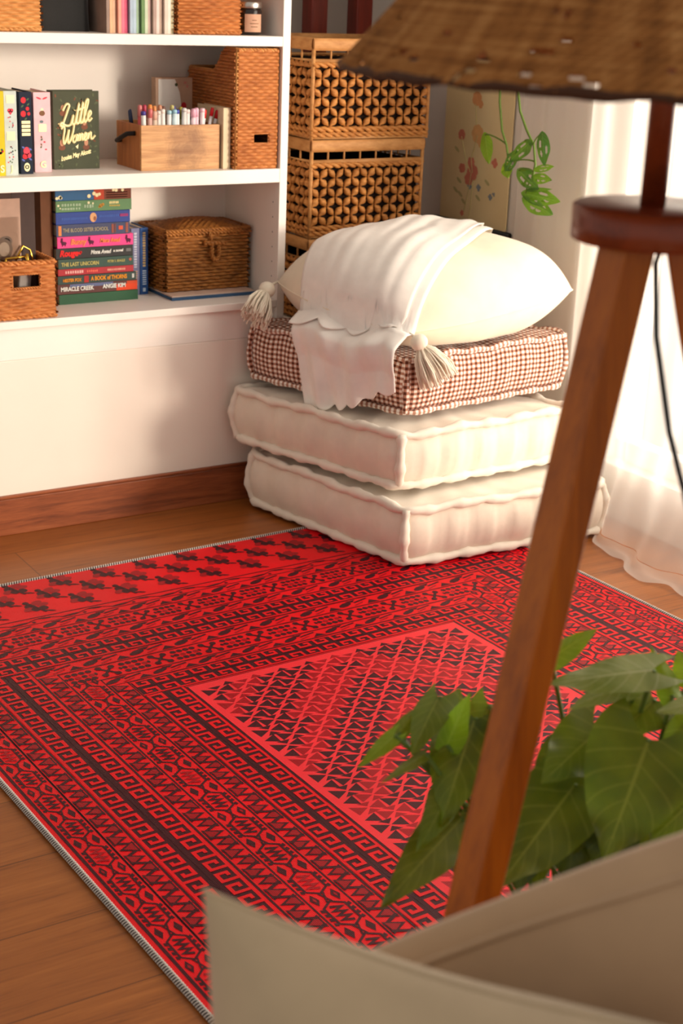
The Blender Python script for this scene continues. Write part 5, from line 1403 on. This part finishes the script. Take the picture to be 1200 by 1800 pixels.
# hanging swiss-cheese vine
t = thing('hanging_vine', 'trailing green vine with holed leaves hanging before the curtain', 'plant', (2.61, 3.38, 1.62), None)
m = MB(); m.lathe((2.62, 3.38, 1.62), [(0, 0), (.05, 0), (.056, .006), (.07, .11), (.072, .12), (.064, .12), (.06, .10), (0, .10)], 32); m.build('pot', MT['terracotta'], t)
m = MB()
for k in range(3):
    a = 2*PI*k/3+.4; m.tube([(2.62+.07*math.cos(a), 3.38+.07*math.sin(a), 1.735), (2.62, 3.38, 2.02)], .0015, 6)
m.build('hanging_cord', MT['terracotta'], t)
m = MB(); m.tube([(2.62, 3.38, 2.02), (2.66, 3.38, 2.05), (2.80, 3.38, 2.05)], .005, 8); m.tube([(2.795, 3.38, 2.0), (2.795, 3.38, 2.09)], .008, 8); m.build('wall_hook', MT['black_plastic'], t)
m = MB()
m.tube([(2.61, 3.44, 1.725), (2.585, 3.45, 1.72), (2.59, 3.42, 1.5), (2.605, 3.40, 1.25), (2.605, 3.387, 1.095), (2.605, 3.368, 1.022), (2.605, 3.344, .987), (2.605, 3.332, .95), (2.60, 3.31, .93)], .0032, 7)
m.tube([(2.61, 3.33, 1.73), (2.585, 3.31, 1.72), (2.59, 3.33, 1.4), (2.605, 3.325, 1.18), (2.605, 3.296, 1.08), (2.605, 3.263, 1.035), (2.605, 3.227, .998), (2.605, 3.215, .95), (2.605, 3.225, .90), (2.605, 3.19, .885)], .0034, 7)
for a, b_ in (((2.605, 3.344, .987), (2.60, 3.436, 1.004)), ((2.605, 3.335, .96), (2.60, 3.296, .95)), ((2.605, 3.23, 1.0), (2.60, 3.26, 1.005)), ((2.605, 3.216, .955), (2.60, 3.30, .945)), ((2.605, 3.22, .93), (2.60, 3.275, .927)), ((2.605, 3.227, .998), (2.60, 3.19, 1.03)), ((2.605, 3.225, .90), (2.60, 3.24, .871))):
    m.tube(bez(a, Vector(a)+Vector((0, .01, .01)), Vector(b_)+Vector((0, 0, .01)), b_, 6), .0022, 6)
m.build('stem', MT['stem'], t)
VINE = [
    ((2.600, 3.436, 1.004), (2.590, 3.399, 0.931), 0.036),
    ((2.600, 3.236, 1.006), (2.590, 3.314, 0.945), 0.039),
    ((2.600, 3.296, 0.973), (2.590, 3.330, 0.909), 0.033),
    ((2.600, 3.190, 1.031), (2.590, 3.160, 0.953), 0.036),
    ((2.600, 3.336, 0.938), (2.590, 3.309, 0.905), 0.034),
    ((2.600, 3.275, 0.927), (2.590, 3.180, 0.892), 0.046),
    ((2.600, 3.209, 0.938), (2.590, 3.123, 0.957), 0.021),
    ((2.600, 3.215, 0.917), (2.590, 3.130, 0.922), 0.030),
    ((2.600, 3.235, 0.881), (2.590, 3.125, 0.899), 0.012),
    ((2.600, 3.244, 0.871), (2.590, 3.089, 0.872), 0.046),
    ((2.600, 3.242, 0.856), (2.590, 3.116, 0.836), 0.046),
]
HO = [[(.35, .42, .10, .16), (.55, .42, .09, .15), (.42, -.42, .11, .16), (.64, -.38, .08, .13)], [(.3, .45, .10, .2), (.5, -.45, .13, .18), (.6, .4, .1, .16)], None]
for k, (b_, tp, wd) in enumerate(VINE):
    leaf(t, b_, tp, (-.75, -.5, .25), wd, MT['leaf_young' if k in (0, 4) else 'vine_leaf'], .06, .18, lobe=.10, holes=None if k in (0, 4, 8) else HO[k % 2], seed=40+k, nl=30, nw=20, shape=1)


# ------------------------------------------------------------------ foreground sofa with two pillows
t = thing('sofa', 'beige sofa seat under the two beige pillows', 'sofa', (.62, .40, .007))
MB().box(.30, 1.02, .02, .70, .12, .30).build('base', MT['beige_canvas'], t, bevel=.02, seg=3)
MB().box(.32, 1.00, .04, .69, .30, .425).build('seat_cushion', MT['beige_canvas'], t, bevel=.03, seg=4)
for x in (.36, .96):
    for y in (.09, .63):
        m = MB(); m.tube([(x, y, .007), (x, y, .125)], .018, 12); m.build('foot', MT['lamp_wood_flat'], t)
t = thing('sofa_pillow', 'front beige pillow with its pointed corner towards the rug', 'pillow', (.50, .60, .43), 'beige pillows on the sofa')
P1 = [(.355, .690, .43), (.66, .34, .43), (.622, .500, .810), (.393, .769, .832)]
m, tf, bf, _ = pillow_mesh(P1, .075, .075, 36, .075, 3.2, wr=.006, seed=9); m.build('cover', MT['beige_canvas'], t)
m = MB(); m.tube([tf(36, j) for j in range(37)], .002, 6); m.tube([tf(i, 36) for i in range(37)], .002, 6); m.build('seam', MT['beige_canvas'], t)
t = thing('sofa_pillow', 'rear beige pillow with a stitched flange along its curved top', 'pillow', (.68, .62, .43), 'beige pillows on the sofa')
P2 = [(.555, .73, .43), (.80, .50, .43), (.768, .585, .900), (.500, .790, .715)]
m, tf, bf, _ = pillow_mesh(P2, .05, .06, 40, -.035, 3.4, wr=.006, seed=12); m.build('cover', MT['beige_canvas_b'], t)
m = MB(); m.tube([Vector(tf(i, 35)) for i in range(3, 38)], .0026, 7); m.build('stitched_flange', MT['beige_canvas_b'], t)


# ------------------------------------------------------------------ light
w = bpy.data.worlds.new('world'); scene.world = w; w.use_nodes = True
bg = w.node_tree.nodes['Background']; bg.inputs['Color'].default_value = (1.0, .92, .82, 1); bg.inputs['Strength'].default_value = .38
def area(name, loc, aim, sx, sy, power, col):
    l = bpy.data.lights.new(name, 'AREA'); l.shape = 'RECTANGLE'; l.size = sx; l.size_y = sy; l.energy = power; l.color = col
    o = bpy.data.objects.new(name, l); COL.objects.link(o); o.location = loc
    o.rotation_euler = (Vector(aim)-Vector(loc)).to_track_quat('-Z', 'Y').to_euler(); return o
sl = bpy.data.lights.new('low_sun', 'SUN'); sl.energy = 5.2; sl.angle = math.radians(9); sl.color = (1, .86, .70)
so = bpy.data.objects.new('low_sun', sl); COL.objects.link(so); so.location = (5, -1, 2)
so.rotation_euler = Vector((-.56, .82, -.10)).to_track_quat('-Z', 'Y').to_euler()
area('window_daylight', (3.25, 1.75, 1.25), (1.9, 1.95, .9), 2.3, 2.3, 85, (1, .93, .82))
scene.view_settings.view_transform = 'Standard'; scene.view_settings.look = 'None'
scene.view_settings.gamma = 1; scene.view_settings.use_curve_mapping = False
scene.view_settings.exposure = .46
scene.cycles.use_denoising = True
scene.cycles.transparent_max_bounces = 12
scene.cycles.max_bounces = 8
